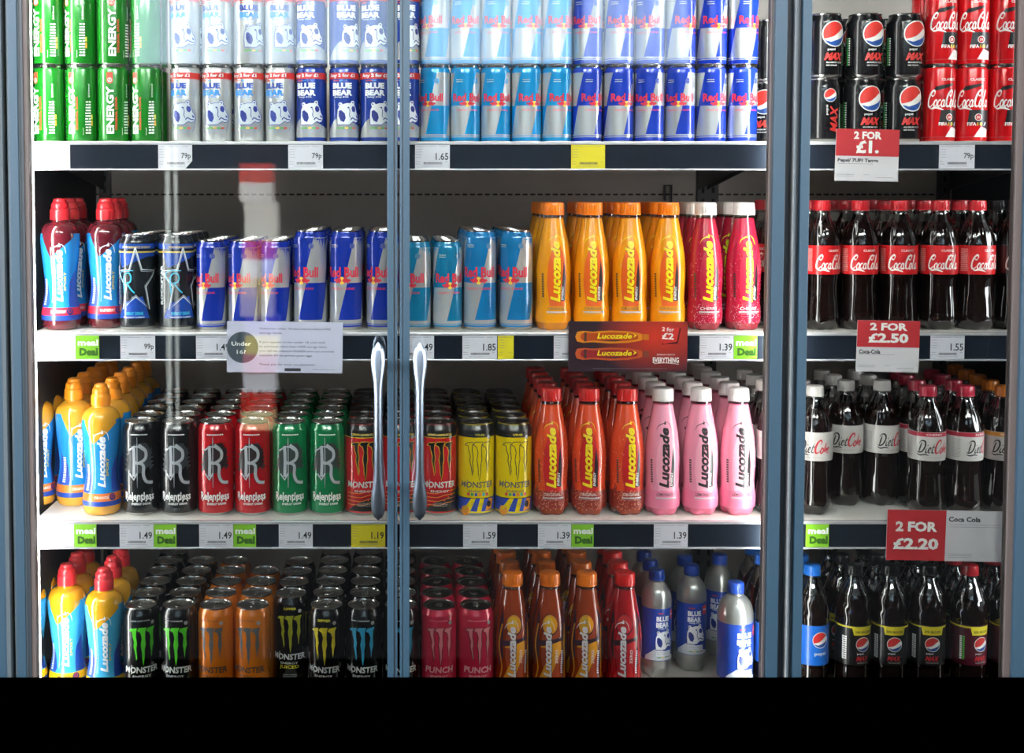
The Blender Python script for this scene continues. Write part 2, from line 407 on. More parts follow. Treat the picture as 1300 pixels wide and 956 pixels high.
def classic_can():
    R, H = 27.5, 138; A = Art(); w = ink('F0EDE8'); k = ink('16181C')
    A.text('CLASSIC', 3, 112, 26, 4.6, w, 3, 0, 0, .04)
    A.poly([(-24,93),(-18,100),(10,105),(12,102),(4,99),(-14,93)], k, 1)
    A.sub(script_art(w), -1, 73, 3.05, 4.9, 3)
    A.poly([(-10,58),(30,58),(34,22),(20,26),(-4,36),(-14,30)], k, 1)
    A.ell(5, 45, 6.4, 6.4, w, 2); A.ell(5, 45, 5.2, 5.2, ink('C22026'), 3); A.text('EA', 5, 45, 6, 4.4, w, 4, 0, .2, .04)
    A.text('FIFA', -6, 33, 15, 6, w, 4, 0, 0, .05); A.text('18', 8, 33, 10, 6, ink('E8C21C'), 4, 0, 0, .05); A.poly([(15,30),(19,30),(23,36.5),(18,36.5)], ink('B8C4D0'), 4)
    A.poly([(-2,10),(24,10),(26,24),(10,28),(4,20)], w, 2)
    A.rect(-R*3.1, 9.4, R*3.1, 11, ink('B01018'), 0)
    return can_design(R, H, cp('D01018', .3), A)
def rock_star():
    R, H = 32, 173; A = Art(); w = ink('DDE3E6'); b = cp('1D49A8', .4); y = ink('D6B93A'); c = ink('2BB4D8')
    A.rect(-math.pi*R, H-26, math.pi*R, H-17, b, 1); A.rect(-60, H-33, 60, H-30.5, y, 2)
    A.text('PERFORMANCE ENERGY', 10, H-23, 54, 4, y, 3, 0, 0, .03)
    A.poly([(-20, H-60), (30, H-40), (60, H-40), (60, H-30), (-30, H-30)], b, 0); A.poly([(-30, 22), (34, 22), (20, 62), (-16, 50)], b, 0)
    for cx in (-14, 86):
        S = []
        for i in range(10):
            a = math.radians(90+36*i+0); rr = 62 if i % 2 == 0 else 27
            S.append((cx+22+rr*.72*math.cos(a), 88+rr*math.sin(a)))
        A.stroke(S+[S[0]], 2.0, w, 2, 0); S2 = [(cx+22+(x-cx-22)*.88, 88+(yy-88)*.88) for x, yy in S]; A.stroke(S2+[S2[0]], .7, w, 2, 0)
    A.stroke([(-14,66),(-15,96),(-6,104),(0,98),(-2,88),(-12,85)], 2.4, c, 3); A.stroke([(-8,85),(0,74),(6,68)], 2.4, c, 3); A.stroke([(-22,92),(-24,102),(-16,108),(4,108)], 1.5, c, 3)
    A.text('ROCKSTAR', -34, 82, 70, 6.4, w, 3, 90, 0, .06)
    A.text('ENERGY DRINK', 4, 31, 36, 6, c, 3, 0, 0, .05); A.text('FREQUENT SUMMER', 4, 24, 40, 3, w, 3, 0, 0, .03)
    return can_design(R, H, cp('20262C', .4), A)
def gothic_r(base, feather):
    R, H = 33, 170; A = Art(); s = mat('silver_ink', 'C2C6CC', .3, .3, .3); d = ink('3C4046'); w = ink('E6E6E4')
    A.poly([(-22,112),(-8,132),(14,134),(24,118),(20,92),(6,80),(-14,76),(-24,92)], ink(feather), 0)
    for k in range(5): A.poly([(-24+2*k,80+8*k),(-30+k,84+10*k),(-16,94+6*k)], ink(feather), 0); A.poly([(20,84+8*k),(30-k,92+8*k),(18,96+6*k)], ink(feather), 0)
    def S(P, wd, sm=5, tp=False):
        P = [(-23+x*46, 62+y*66) for x, y in P]
        A.stroke(P, wd+1.5, d, 1, sm, False, 0, tp); A.stroke(P, wd, s, 2, sm, False, 0, tp)
    S([(.30,1.0),(.32,.6),(.30,.16)], 5.4); S([(.12,.24),(.30,.08),(.44,.26)], 3, 0); S([(.08,.88),(.2,.93),(.3,1.0),(.52,.98),(.74,.86)], 2.4, 0)
    S([(.50,1.04),(.76,.88),(.76,.66),(.50,.54),(.36,.56)], 5.4, 3); S([(.52,.55),(.68,.46),(.68,.2),(.80,.02),(1.06,-.02)], 5.2, 4, False)
    S([(.44,1.25),(.44,.7),(.44,-.14)], 1.5, 2, True);
    A.text('Relentless', 0, 37, 56, 14.5, w, 3, 0, 0, .05)
    for x in (-25, -13, -5, 3, 11, 20): A.poly([(x, 28.6), (x+1.6, 26.4), (x+3.2, 28.6), (x+1.6, 31)], w, 3)
    A.text('ENERGY DRINK', 4, 23, 36, 4, w, 3, 0, 0, .06); smalltext(A, -14, 16, 148, 1, w, 2, 2)
    return can_design(R, H, cp(base, .4), A)
def claw_can(base, claw, text='MONSTER', tcol='D9D9D6', top=None, topc='E8D83A', sub=None, outline=None, lid=None, extra=None):
    R, H = 33, 170; A = Art()
    claws(A, 0, 72, 50, 64, ink(claw) if claw else None, 1, ink(outline) if outline else None, 1.5)
    A.text(text, 0, 58, 66 if text == 'MONSTER' else 54, 11.5, ink(tcol), 3, 0, .08, .06)
    if text == 'MONSTER': A.stroke([(-19.5, 50), (-19, 67)], 1.1, ink(tcol), 3, 0)
    A.text('ENERGY', 0, 46, 34, 4.2, ink(tcol), 3, 0, 0, .03)
    if top: A.text(top, 2, H-21, 24, 4.6, ink(topc), 3, 0, 0, .06)
    else: A.text('HAS CAFFEINE', -2, H-21.5, 34, 2.4, ink(tcol), 3, 0, 0, .03)
    if sub: A.text(sub, 0, 38, 38, 8, ink(topc), 3, 0, 0, .05)
    A.ell(21, H-26, 3.6, 3.6, ink('9A9A98'), 2, 14); smalltext(A, -12, 14, 24, 3, ink(tcol), 2.6)
    if extra == 'stripes':
        o = ink('E07A1E'); k = ink('0E0F12')
        A.rect(-104, H-26, 104, H-3.6, k, 1); A.text('LEWIS HAMILTON', 0, H-21, 46, 3.8, ink('E8C21C'), 3, 0, 0, .05); A.rect(-104, H-27, 104, H-26, ink('E8C21C'), 1)
        A.poly([(-34, 9.2), (104, 9.2), (104, 46), (30, 46), (20, 38), (0, 30), (-20, 18)], k, 1)
        for i in range(4): A.stroke([(-34, 42-i*7), (-6+i*2, 42-i*7), (6+i*2, 46-i*7), (34, 47-i*7)], 1.3, o, 2, 0); A.stroke([(-34, 44-i*7), (-6, 44-i*7), (8, 48-i*7), (34, 49-i*7)], .9, k, 2, 0)
        for sx in (8, 16, 24): A.ell(sx, 26+sx*.5, 2, 2, ink('D8402C'), 3, 8)
        claws(A, 0, 72, 50, 64, None, 2, ink('D8A81E'), 1.2)
    if extra == 'racer':
        bl = ink('2A4AA8'); o = ink('E0902A'); k = ink('1A1A1E'); y = cp('E6CC12', .2)
        A.rect(-104, H-26, 104, H-3.6, k, 1); A.text('VR46', 3, H-21, 18, 4.2, ink('F0E03A'), 3, 0, 0, .06)
        for i in range(6): A.rect(-20+i*7, 37.6, -15+i*7, 43, ink(('C23A2E', '2A9A5A', '2A4AA8', 'E07A1E', '2A9A9A', 'C23A2E')[i]), 3)
        A.rect(-104, 9.3, 104, 33, bl, 1); A.rect(-104, 32.4, 104, 34, k, 2)
        A.poly([(-30,9.4),(-12,33),(-4,33),(-14,9.4)], y, 2); A.poly([(-2,9.4),(4,33),(12,33),(6,9.4)], y, 2); A.ell(-24, 10, 9, 9, o, 2); A.poly([(14,10),(30,12),(34,30),(22,33)], o, 2); A.ell(22, 22, 5, 6, k, 3)
    return can_design(R, H, cp(base, .3), A, lid or alu, neckart=extra in ('stripes', 'racer'))
# ------------------------------------------------------------------ bottles
def cap_mesh(key, r, z0, z1, m, knurl=True, taper=.97):
    bm = bmesh.new()
    def mod(rr, z, a): return rr*(1+.02*math.cos(24*a)) if knurl and z0+1.5 < z < z1-3 else rr
    lathe(bm, [(r*.86, z0), (r, z0+.2), (r, z0+2.6), (r*.965, z0+3), (r*.985, z0+3.8), (r*taper*.985, z1-3.4), (r*taper*.95, z1-1), (r*taper*.84, z1), (0, z1)], 0, 72, mod)
    return new_mesh('cap', bm, [m])
def sport_cap(m):
    bm = bmesh.new()
    def mod(rr, z, a): return rr*(1+.014*math.cos(30*a)) if 201 < z < 214 else rr
    lathe(bm, [(15,198),(17.6,198.4),(17.6,214),(17,216.6),(15.6,218),(15.2,219),(15.8,221),(15.4,226),(13.2,229.5),(11.8,231),(12,232.4),(10.6,236),(7.4,237.6),(0,238)], 0, 60, mod)
    return new_mesh('cap', bm, [m])
def bottle_design(prof, body_of, cap, label=None, mod=None, seg=64, art_on_body=None, art_r=None, neck_ring=None):
    """body_of(z) -> material; label = (z0, z1, material, art)"""
    pr = densify(prof, 5); mats = []
    def mi(m):
        if m not in mats: mats.append(m)
        return mats.index(m)
    bm = bmesh.new(); P = [(max(r, 0), z, mi(body_of(z))) for r, z in pr]
    P = [(0, P[0][1]+3, P[0][2])]+P
    lathe(bm, P, 0, seg, mod)
    if neck_ring: lathe(bm, [(neck_ring[0], neck_ring[1]), (neck_ring[2], neck_ring[1]+.3), (neck_ring[2], neck_ring[1]+1.6), (neck_ring[0], neck_ring[1]+2)], mi(body_of(neck_ring[1])), 48)
    body = new_mesh('bottle_body', bm, mats)
    parts = [('bottle_body', body, None), ('cap', cap, None)]
    if label:
        z0, z1, lm, A = label; lm_list = [lm]; bm = bmesh.new()
        zs = [z0+(z1-z0)*i/28 for i in range(29)]
        lr = lambda z: interp(pr, z)+.35
        lathe(bm, [(lr(zs[0])-.3, zs[0])]+[(lr(z), z) for z in zs]+[(lr(zs[-1])-.3, zs[-1])], 0, seg)
        Rref = max(interp(pr, z) for z in zs)
        def fn(x, y, l):
            r = lr(y)+.16+.07*l; a = x/Rref
            return (r*math.sin(a)/1000, -r*math.cos(a)/1000, y/1000)
        emboss(bm, A, lm_list, fn, 3.0, 4.0)
        parts.append(('label', new_mesh('label', bm, lm_list), None))
    return parts
def petal(top, n=5, amt=.26):
    def mod(r, z, a): return r*(1-amt*max(0, 1-z/top)*(.5+.5*math.cos(n*a)))
    return mod
LUCO = [(24,0),(28.5,3.5),(31,12),(32,28),(31,42),(29.6,57),(30.3,74),(31.4,98),(30.4,122),(27.6,146),(23.6,168),(19.6,188),(17.6,199),(17.2,202),(17.2,212)]
def luco(cap_c, base, mid, txt, shadow, flav, neck, flavc='E8E0D0', zero=None, mottled=None, foot=None):
    A = Art()
    if foot: A.rect(-101, 14.5, 101, 46, ink(foot), 0)
    if foot and not zero: A.poly([(-40,44),(-34,60),(-30,44)], ink(foot), 0)
    A.poly([(-15,44),(-20,80),(-18,120),(-10,150),(2,160),(12,140),(17,110),(18,80),(14,44)], ink(mid), 0)
    if zero:
        y = ink(zero[0]); dk = ink(zero[1]); hl = ink(zero[2])
        A.ell(-3, 140, 17, 19, dk, 1); A.ell(-3, 141, 15.4, 17, y, 2); A.ell(-5, 145, 9, 10, hl, 2)
        A.poly([(-22,22),(20,22),(24,40),(-4,40),(22,96),(22,110),(-20,110),(-20,98),(2,98),(-24,40)], y, 1)
        A.poly([(-26,110),(24,118),(22,112),(-22,100)], dk, 2); A.stroke([(18,20),(24,60),(20,108),(26,150)], 2.4, dk, 2)
        for x in (-30, 30): A.poly([(x-6,60),(x+6,80),(x+5,150),(x-3,170),(x-6,120)], dk, 1); A.stroke([(x-4,30),(x+2,60),(x-3,100),(x+2,140)], 3.4, y, 2)
        for i in range(11): A.rect(19.5, 50+i*4, 24, 52.5+i*4, ink('D8D2DA'), 4)
        loco_mark(A, -7, 92, 92, 15.5, ink(txt), ink(shadow)); A.text('ZERO', 10, 82, 26, 5.5, ink(txt), 4, 90, 0, .02)
    else:
        loco_mark(A, -4, 108, 108, 19, ink(txt), ink(shadow) if shadow else None)
        A.poly([(8,54),(16.5,54),(15.5,95),(12.5,128),(9,100)], ink('16181C'), 2); A.text('ENERGY', 9.5, 68, 25, 5, ink('EFEFEA' if shadow else 'F2E6E8'), 4, 90, .25, .05)
        A.text('ENERGY', 9.8, 66, 25, 5.6, ink('1A1A1C'), 3, 90, .25, .09)
        A.text(flav, -2, 40, 32 if len(flav) < 9 else 34, 5.4, ink('5A5450' if shadow is None else flavc), 3, 0, 0, .03)
        A.rect(-20, 32.6, 19, 34.8, ink('B9C2C8'), 2); smalltext(A, -18, 16, 30, 1, ink('A8A8A4'))
        for i in range(10): A.rect(-31, 60+i*4.4, -26.5, 63+i*4.4, ink('3A3230'), 3)
    if mottled:
        mm = ink(mottled)
        for i in range(230):
            u = random.choice((-1, 1))*random.uniform(17, 42) if i < 90 else random.uniform(-30, 30)
            v = random.uniform(26, 150) if i < 90 else random.uniform(10, 48)
            A.ell(u, v, random.uniform(.35, .9), random.uniform(.4, 1.3), mm, 1, 6)
    sl = mat('sleeve_'+base, base, .22, 0, .6)
    return bottle_design(LUCO, lambda z: clearpet if z > 203 else fluid(neck), cap_mesh(cap_c, 19.2, 207, 230, plastic(cap_c)), (14, 200, sl, A), petal(20, 5, .26), 60, neck_ring=(17, 203.4, 19))
SPORT = [(27,0),(31.5,3),(34,12),(34.4,26),(32.5,42),(29,60),(27.6,76),(28.8,96),(31.4,122),(34,150),(34.8,166),(33.4,178),(28.5,188),(20,193.6),(16,196),(15.4,200)]
def sporty(cap_c, liquid, band, bandtxt, dark='2048A8', light='2488D0', bt='F4E9DE'):
    A = Art(); w = ink('EEF4F8')
    liq = fluid(liquid)
    P = 34.8*math.pi
    A.poly([(-33,174.5),(-15,132),(-11,133),(31,168),(31,174.5)], liq, 1)
    A.poly([(-P,174.6),(-P,166),(-60,172),(-34,174.6)], liq, 1)
    A.poly([(-40,100),(-24,80),(-16,50),(-20,42),(-50,42)], ink(dark), 0); A.poly([(40,110),(26,86),(22,50),(22,42),(60,42)], ink(dark), 0)
    loco_mark(A, 2, 100, 92, 16, w, None); A.text('SPORT', 14.5, 88, 34, 5.4, ink('D8C43A'), 3, 90, .2, .05)
    for i in range(24): A.stroke([(-13, 50+i*4.2), (-11, 51.6+i*4.2), (-13, 53.4+i*4.2)], .7, w, 3, 0)
    A.rect(-P, 27, P, 41, ink(band), 1); A.text(bandtxt, 1, 34, 28, 5.4, ink(bt), 3, 0, 0, .06); A.ell(22, 34, 6.4, 6.4, ink('27307C'), 3); A.ell(22, 35, 3.8, 3.8, ink('C83A46'), 4, 12); A.ell(22, 35, 2.2, 2.2, ink('27307C'), 5, 12)
    A.rect(-P, 18, P, 27, ink(dark), 1)
    for i in range(12): A.rect(-34, 46+i*4, -27, 48.4+i*4, w, 3)
    return bottle_design(SPORT, lambda z: liq, sport_cap(plastic(cap_c)), (18, 174, mat('sleeve_'+light, light, .25, 0, .5), A), None, 60, neck_ring=(15, 194.6, 17.4))
COKE = [(22,0),(27,2.4),(31,9),(32.6,20),(32,38),(30,58),(28.6,76),(29.6,92),(31.8,104),(32.4,126),(32,150),(31,160),(27.6,176),(21.5,191),(16,203),(13.2,210),(12.8,216)]
cola = mat('cola_drink', '140A08', .05, 0, .9)
def coke(cap_c, label_c, A, lz=(101, 153), fill=196):
    base_mod = petal(18, 5, .2)
    def mod(r, z, a):
        r = base_mod(r, z, a)
        if 156 < z < 200: r *= 1+.022*math.cos(16*a+z*.05)*math.sin(math.pi*(z-156)/44)
        if 24 < z < 60: r *= 1+.008*math.cos(16*a)
        return r
    return bottle_design(COKE, lambda z: clearpet if z > fill else cola, cap_mesh(cap_c, 15.6, 215, 234, plastic(cap_c)), (lz[0], lz[1], mat('label_'+label_c, label_c, .32, 0, .4), A), mod, 64, neck_ring=(12.6, 211, 15.6))
def coke_red():
    A = Art(); w = ink('F0E8E2'); A.text('CLASSIC', 3, 144, 23, 4, w, 3, 0, 0, .03); A.sub(script_art(w), 0, 119, 2.85, 4.2, 3); A.rect(2, 134, 14, 135, w, 3)
    for x in (-44, 52): smalltext(A, x-6, x+8, 146, 18, w, 2.3)
    return coke('C4202A', 'CE1B20', A)
def coke_zero():
    A = Art(); w = ink('EDE6E0'); A.ell(2, 122, 26, 21, ink('CE1B20'), 1); A.text('ZERO SUGAR', 0, 147, 38, 4, w, 3, 0, 0, .05); A.sub(script_art(w), 0, 119, 2.85, 4.2, 3)
    return coke('17171A', '15100F', A)
def diet(cap_c, strip=None, sc='A82038'):
    A = Art(); k = ink('1E1A1C'); r = ink('C22A34')
    if strip: A.rect(-102, 145, 102, 152.6, ink(strip), 1); A.text('CHERRY' if strip == sc else 'FRIDGE PACK', 2, 148.8, 30, 3.2, ink('F0E0E0'), 3)
    D = Art()   # 'Diet' and 'Coke' in flowing strokes
    def S(P, m, w_=.6): D.stroke([(x-8.4, y-2.2) for x, y in P], w_, m, 0, 5, False, .28, True)
    S([(1.2,5.2),(1.0,2.6),(1.0,.5)], k, .8); S([(0,4.4),(.8,5.8),(2.6,5.6),(3.4,3.6),(2.6,1.1),(1.0,.4),(.1,.9)], k, .8)
    S([(4.4,2.6),(4.2,1.1),(4.7,.4),(5.3,1.0)], k); S([(4.6,3.7),(4.7,4.0)], k, .8); S([(5.4,1.5),(6.4,1.9),(6.4,2.7),(5.7,2.6),(5.5,1.2),(6.1,.4),(7.0,1.0)], k); S([(7.8,4.6),(7.4,2.4),(7.5,.7),(8.2,.5),(8.6,1.0)], k); S([(6.9,3.0),(8.6,3.2)], k, .5); S([(0,-.2),(2,-.8),(4.4,-.4),(6.4,-.8)], k, .6)
    S([(11.2,4.3),(11.5,5.6),(10.5,6.2),(9.4,5.0),(8.9,2.8),(9.4,.8),(10.5,.4),(11.6,1.4)], r, 1.0)
    D.stroke([(12.6-8.4+.7*math.cos(a), 1.5-2.2+1.2*math.sin(a)) for a in [q*math.pi/6 for q in range(12)]], .65, r, 0, 2, True, .28)
    S([(14.2,5.4),(14.0,3),(13.9,.5)], r, .7); S([(14.0,1.4),(15.2,2.8),(15.0,1.9),(14.3,1.6),(15.4,.4)], r); S([(15.6,1.5),(16.6,1.9),(16.6,2.7),(15.9,2.6),(15.7,1.2),(16.3,.4),(17.2,1.0)], r)
    A.sub(D, 1, 123, 3.3, 4.0, 3)
    for x in (-46, 54): smalltext(A, x-8, x+8, 140, 14, ink('6A6870'), 2.5)
    smalltext(A, -14, 16, 107, 1, ink('8A8890'))
    return coke(cap_c, 'C4C0BC', A)
PEPS = [(21,0),(26,2),(30.5,9),(31.6,22),(30.6,44),(30.2,62),(31.2,68),(31.2,138),(31,143),(31.8,152),(31,168),(27.6,186),(21.5,202),(16,213),(13.2,221),(12.8,227)]
def pepsi_bottle(kind):
    A = Art(); w = ink('EDEDEA')
    gl = lambda: globe_art('C8302C', '1E4A94')
    if kind == 'blue':
        A.sub(gl(), 2, 113, 15, 15, 2); A.text('pepsi', 2, 87, 22, 8, w, 3, 0, 0, .02); lab, capc = '1C6ACC', '1E6FD0'
    else:
        bg = {'max': '0E0F12', 'cherry': '4A1020'}[kind]; lab = bg; capc = {'max': '131316', 'cherry': 'B0202A'}[kind]; y = ink('DCCB2E')
        P = 98
        A.rect(-P, 134.6, P, 137.6, y, 1); x0 = -2 if kind == 'max' else 8
        A.poly([(x0-20,134.8),(x0-17,122),(x0+17,122),(x0+20,134.8)], y, 2); A.text('20% BIGGER', x0, 128, 30, 4.6, ink('2A2814'), 3, 0, 0, .04)
        A.sub(gl(), x0, 105, 13.5, 13.5, 2); A.text('pepsi', x0-5, 87.6, 12, 4, w, 3); A.text('MAX', x0, 79, 23, 9, ink('B82A2E'), 3, 0, .35, .09); smalltext(A, x0-11, x0+11, 72, 2, ink('B8B8B4'), 2)
        for i in range(11): A.rect(x0-38, 76+i*4, x0-34, 79+i*4, w, 3); A.rect(x0-33, 76+i*4, x0-29.5, 79+i*4, ink('52B848') if kind == 'cherry' else w, 3)
        if kind == 'max': A.rect(-36+76, 92, -14+76, 116, w, 2); smalltext(A, 42, 60, 112, 8, ink('2A2A2A'), 2.4, 1.2); A.ell(50, 84, 6, 4, ink('C22026'), 3, 14)
    base_mod = petal(20, 5, .2)
    def mod(r, z, a):
        r = base_mod(r, z, a)
        if 146 < z < 200: r *= 1+.012*math.cos(9*a+z*.22)*math.sin(math.pi*(z-146)/54)
        return r
    return bottle_design(PEPS, lambda z: clearpet if z > (176 if kind == 'cherry' else 196) else cola, cap_mesh(capc, 15.4, 226, 244, plastic(capc)), (66, 139, mat('label_'+lab, lab, .32, 0, .4), A), mod, 64, neck_ring=(12.6, 222, 15.4))
def bear_bottle(R, H):
    k = R/33; s = H/212
    prof = [(22*k,0),(27*k,2),(31.6*k,10),(33*k,22),(32.6*k,34),(32.6*k,141*s),(33*k,146*s),(32*k,158*s),(27.6*k,173*s),(20*k,183*s),(14,188*s),(12.8,191*s),(12.8,195*s)]
    A = Art(); w = ink('E9EDF2'); blue = ink('2346A8')
    A.poly([(-32,38*s),(36,38*s),(36,42),(14,48),(0,60),(-12,58),(-30,44)], ink('C9D2DC'), 1)
    A.rect(-6, 131*s, 4, 133*s, ink('D2322E'), 2); A.text('BLUE', 4, 121*s, 29*k, 9.6, w, 3, 0, 0, .09); A.text('BEAR', 4, 109*s, 30*k, 9.6, w, 3, 0, 0, .09); A.text('Energy drink', 5, 102*s, 24*k, 3.6, w, 3)
    A.sub(bear_art('E6EAEE', '22348C'), 8, 78*s, 1.75, 2.0, 2); A.rect(-8, 47*s, 22, 57*s, w, 3); smalltext(A, -7, 20, 54*s, 3, ink('8A94A6'), 2.4, .9, 4)
    for i in range(4): A.rect(-6+i*7, 43.6*s, 0+i*7, 45.4*s, ink(('49A942', 'E9C22E', '49A942', 'D8402C')[i]), 3)
    A.rect(24*k, 118*s, 36*k, 136*s, ink('D2322E'), 2); A.text('95p', 30*k, 127*s, 10, 5, w, 3, 0, 0, .04)
    silv = mat('silver_bottle_plastic', 'A9ABA8', .3, .7, .5)
    return bottle_design(prof, lambda z: silv, cap_mesh('2348A6', 15.2, 192*s, H, plastic('2348A6')), (37*s, 141*s, mat('label_2144A4', '2144A4', .32, 0, .4), A), petal(20, 5, .22), 60, neck_ring=(12.6, 189*s, 15))
# ------------------------------------------------------------------ design table
BUILD = {
 'green': green_energy, 'bear_s': lambda: blue_bear('silver'), 'bear_b': lambda: blue_bear('blue'),
 'bull_l1': lambda: energy_bull(26.5, 137.5, '1290CC'), 'bull_b1': lambda: energy_bull(26.5, 137.5, '1A3CB4'),
 'bull_b2': lambda: energy_bull(26.5, 162, '1634A4'), 'bull_B2': lambda: energy_bull(29.5, 180, '1634A4'),
 'bull_l2': lambda: energy_bull(26.5, 162, '127CA8'), 'bull_L2': lambda: energy_bull(29.5, 180, '1477B4'),
 'max': max_can, 'maxv': lambda: max_can(True), 'classic': classic_can, 'rock': rock_star,
 'rel_k': lambda: gothic_r('16191C', '2E3338'), 'rel_r': lambda: gothic_r('B4141E', '26181C'), 'rel_g': lambda: gothic_r('0C7A48', '2C3A36'),
 'mon_g': lambda: claw_can('0C0E10', '4FCB1E'), 'mon_o': lambda: claw_can('D9761C', '5A5A5C', tcol='3A3634'),
 'mon_j': lambda: claw_can('0C0E10', 'A8A81E', top='RIPPER', sub='JUICED'), 'mon_y': lambda: claw_can('0C0E10', 'D8C41E', top='RIPPER'),
 'mon_b': lambda: claw_can('0C0E10', '2FA2CC'), 'mon_p': lambda: claw_can('D02A48', 'E07E84', 'PUNCH', 'E6949C', outline='5A1420', lid=alu_dark),
 'mon_h': lambda: claw_can('C8242A', '121214', tcol='C8C8C4', extra='stripes', lid=alu_dark), 'mon_v': lambda: claw_can('E6CC12', None, tcol='5E5A50', outline='3A3624', extra='racer', lid=alu_dark),
 'lo': lambda: luco('FF8412', 'F8A016', 'EC6212', 'F8E01C', '8A5010', 'ORANGE', 'E08A1C', '7A6A50'),
 'lc': lambda: luco('E6E2DE', 'AE1C3A', 'B81838', 'F4E81C', '4A1418', 'CHERRY', '8E1A2C', 'E8D8D8', mottled='E08CA0'),
 'lr': lambda: luco('CC2420', 'E2502A', 'C4181E', 'F4D81C', '7A1A14', 'ORIGINAL', '9A3A1C', 'D8C8C0', mottled='F0A080', foot='8C2A1C'),
 'lp': lambda: luco('E4DEDC', 'EE9CB4', 'F0A6BA', '231E22', None, 'LEMONADE', 'E2708F', 'F0F0F0', mottled='E87898', foot='E87EA0'),
 'lzo': lambda: luco('F07818', '9C3A18', 'A8401C', 'F2EAEE', '2A1426', '', '8A3A1C', zero=('F0A01C', '3A1A34', 'F8C22C')),
 'lzr': lambda: luco('D8201E', 'B01820', 'B81A22', 'F2EAEE', '3A0C1A', '', '8A1A1C', zero=('C8222A', '3A1024', 'D8342C')),
 'sp_r': lambda: sporty('D2222C', '5A1822', 'D02440', 'RASPBERRY'), 'sp_o': lambda: sporty('F0901A', 'D89A2C', 'EE7A2C', 'ORANGE'),
 'sp_y': lambda: sporty('D8303A', 'DDA01E', 'F0C41C', 'MANGO', light='44AEDC', bt='6A3A1C'),
 'coke': coke_red, 'zero': coke_zero, 'diet': lambda: diet('D2CECA'), 'dietc': lambda: diet('A82038', 'A82038'), 'dieto': lambda: diet('D87A1C', 'D8921C'),
 'pep_b': lambda: pepsi_bottle('blue'), 'pep_m': lambda: pepsi_bottle('max'), 'pep_c': lambda: pepsi_bottle('cherry'),
 'bb_big': lambda: bear_bottle(33, 212), 'bb_small': lambda: bear_bottle(29, 205),
}
RAD = {'green': 28, 'bear_s': 26.5, 'bear_b': 26.5, 'bull_l1': 26.5, 'bull_b1': 26.5, 'bull_b2': 26.5, 'bull_B2': 29.5, 'bull_l2': 26.5, 'bull_L2': 29.5, 'max': 32.5, 'maxv': 32.5, 'classic': 27.5, 'rock': 32,
       'lo': 32, 'lc': 32, 'lr': 32, 'lp': 32, 'lzo': 32, 'lzr': 32, 'sp_r': 34.8, 'sp_o': 34.8, 'sp_y': 34.8, 'coke': 32.6, 'zero': 32.6, 'diet': 32.6, 'dietc': 32.6, 'dieto': 32.6, 'pep_b': 31.8, 'pep_m': 31.8, 'pep_c': 31.8, 'bb_big': 33, 'bb_small': 29}
for _k in ('rel_k','rel_r','rel_g','mon_g','mon_o','mon_j','mon_y','mon_b','mon_p','mon_h','mon_v'): RAD[_k] = 33
DESC = {
 'green': 'small green energy can', 'bear_s': 'slim silver bear-head can', 'bear_b': 'slim navy bear-head can',
 'bull_l1': 'slim light blue twin-bulls can', 'bull_b1': 'slim royal blue twin-bulls can',
 'bull_b2': 'narrow royal blue twin-bulls can', 'bull_B2': 'tallest royal blue twin-bulls can',
 'bull_l2': 'narrow light blue twin-bulls can', 'bull_L2': 'tallest light blue twin-bulls can',
 'max': 'black cola can with upright globe', 'maxv': 'black cola can with sideways red lettering', 'classic': 'slim red cola can with white script',
 'rock': 'dark can with white star outline', 'rel_k': 'black can with silver gothic R', 'rel_r': 'red can with silver gothic R', 'rel_g': 'green can with silver gothic R',
 'mon_g': 'black can with green claw marks', 'mon_o': 'orange can with grey claw marks', 'mon_j': 'black can with dull yellow claws and JUICED',
 'mon_y': 'black can with bright yellow claws', 'mon_b': 'black can with blue claw marks', 'mon_p': 'pink PUNCH can', 'mon_h': 'red and black can with dark claws', 'mon_v': 'yellow can with outlined claws',
 'lo': 'orange energy bottle with orange cap', 'lc': 'crimson energy bottle with white cap', 'lr': 'red energy bottle with red cap', 'lp': 'pink lemonade bottle with white cap',
 'lzo': 'purple and orange ZERO bottle', 'lzr': 'dark red ZERO bottle',
 'sp_r': 'blue raspberry sports bottle', 'sp_o': 'blue sports bottle with orange cap', 'sp_y': 'yellow and blue sports bottle with red cap',
 'coke': 'cola bottle with red label', 'zero': 'cola bottle with black cap', 'diet': 'diet cola bottle with white cap', 'dietc': 'diet cola bottle with red cap', 'dieto': 'diet cola bottle with orange cap',
 'pep_b': 'cola bottle with blue cap', 'pep_m': 'large black-capped cola bottle with yellow flash', 'pep_c': 'cherry cola bottle with maroon label',
 'bb_big': 'large silver bottle with blue label', 'bb_small': 'small silver bottle with blue cap'}
ORD = ['first', 'second', 'third', 'fourth', 'fifth', 'sixth', 'seventh', 'eighth', 'ninth', 'tenth', 'eleventh']
SHELF_Z = {1: 1.3396, 2: 1.0031, 3: .6657, 4: .3250}
SHELF_NAME = {1: 'top shelf', 2: 'second shelf', 3: 'third shelf', 4: 'bottom shelf'}
PROTO = {}
def spawn(kind, loc, rz):
    if kind not in PROTO: PROTO[kind] = BUILD[kind]()
    iscan = PROTO[kind][0][0] == 'can_body'
    root = link('drink_can' if iscan else 'drink_bottle', None, None, loc, rz)
    root.empty_display_size = .02; made = {}
    for nm, me, par in PROTO[kind]:
        o = bpy.data.objects.new(nm, me); C.objects.link(o); o.parent = made[par] if par else root; made[nm] = o
    return root, iscan
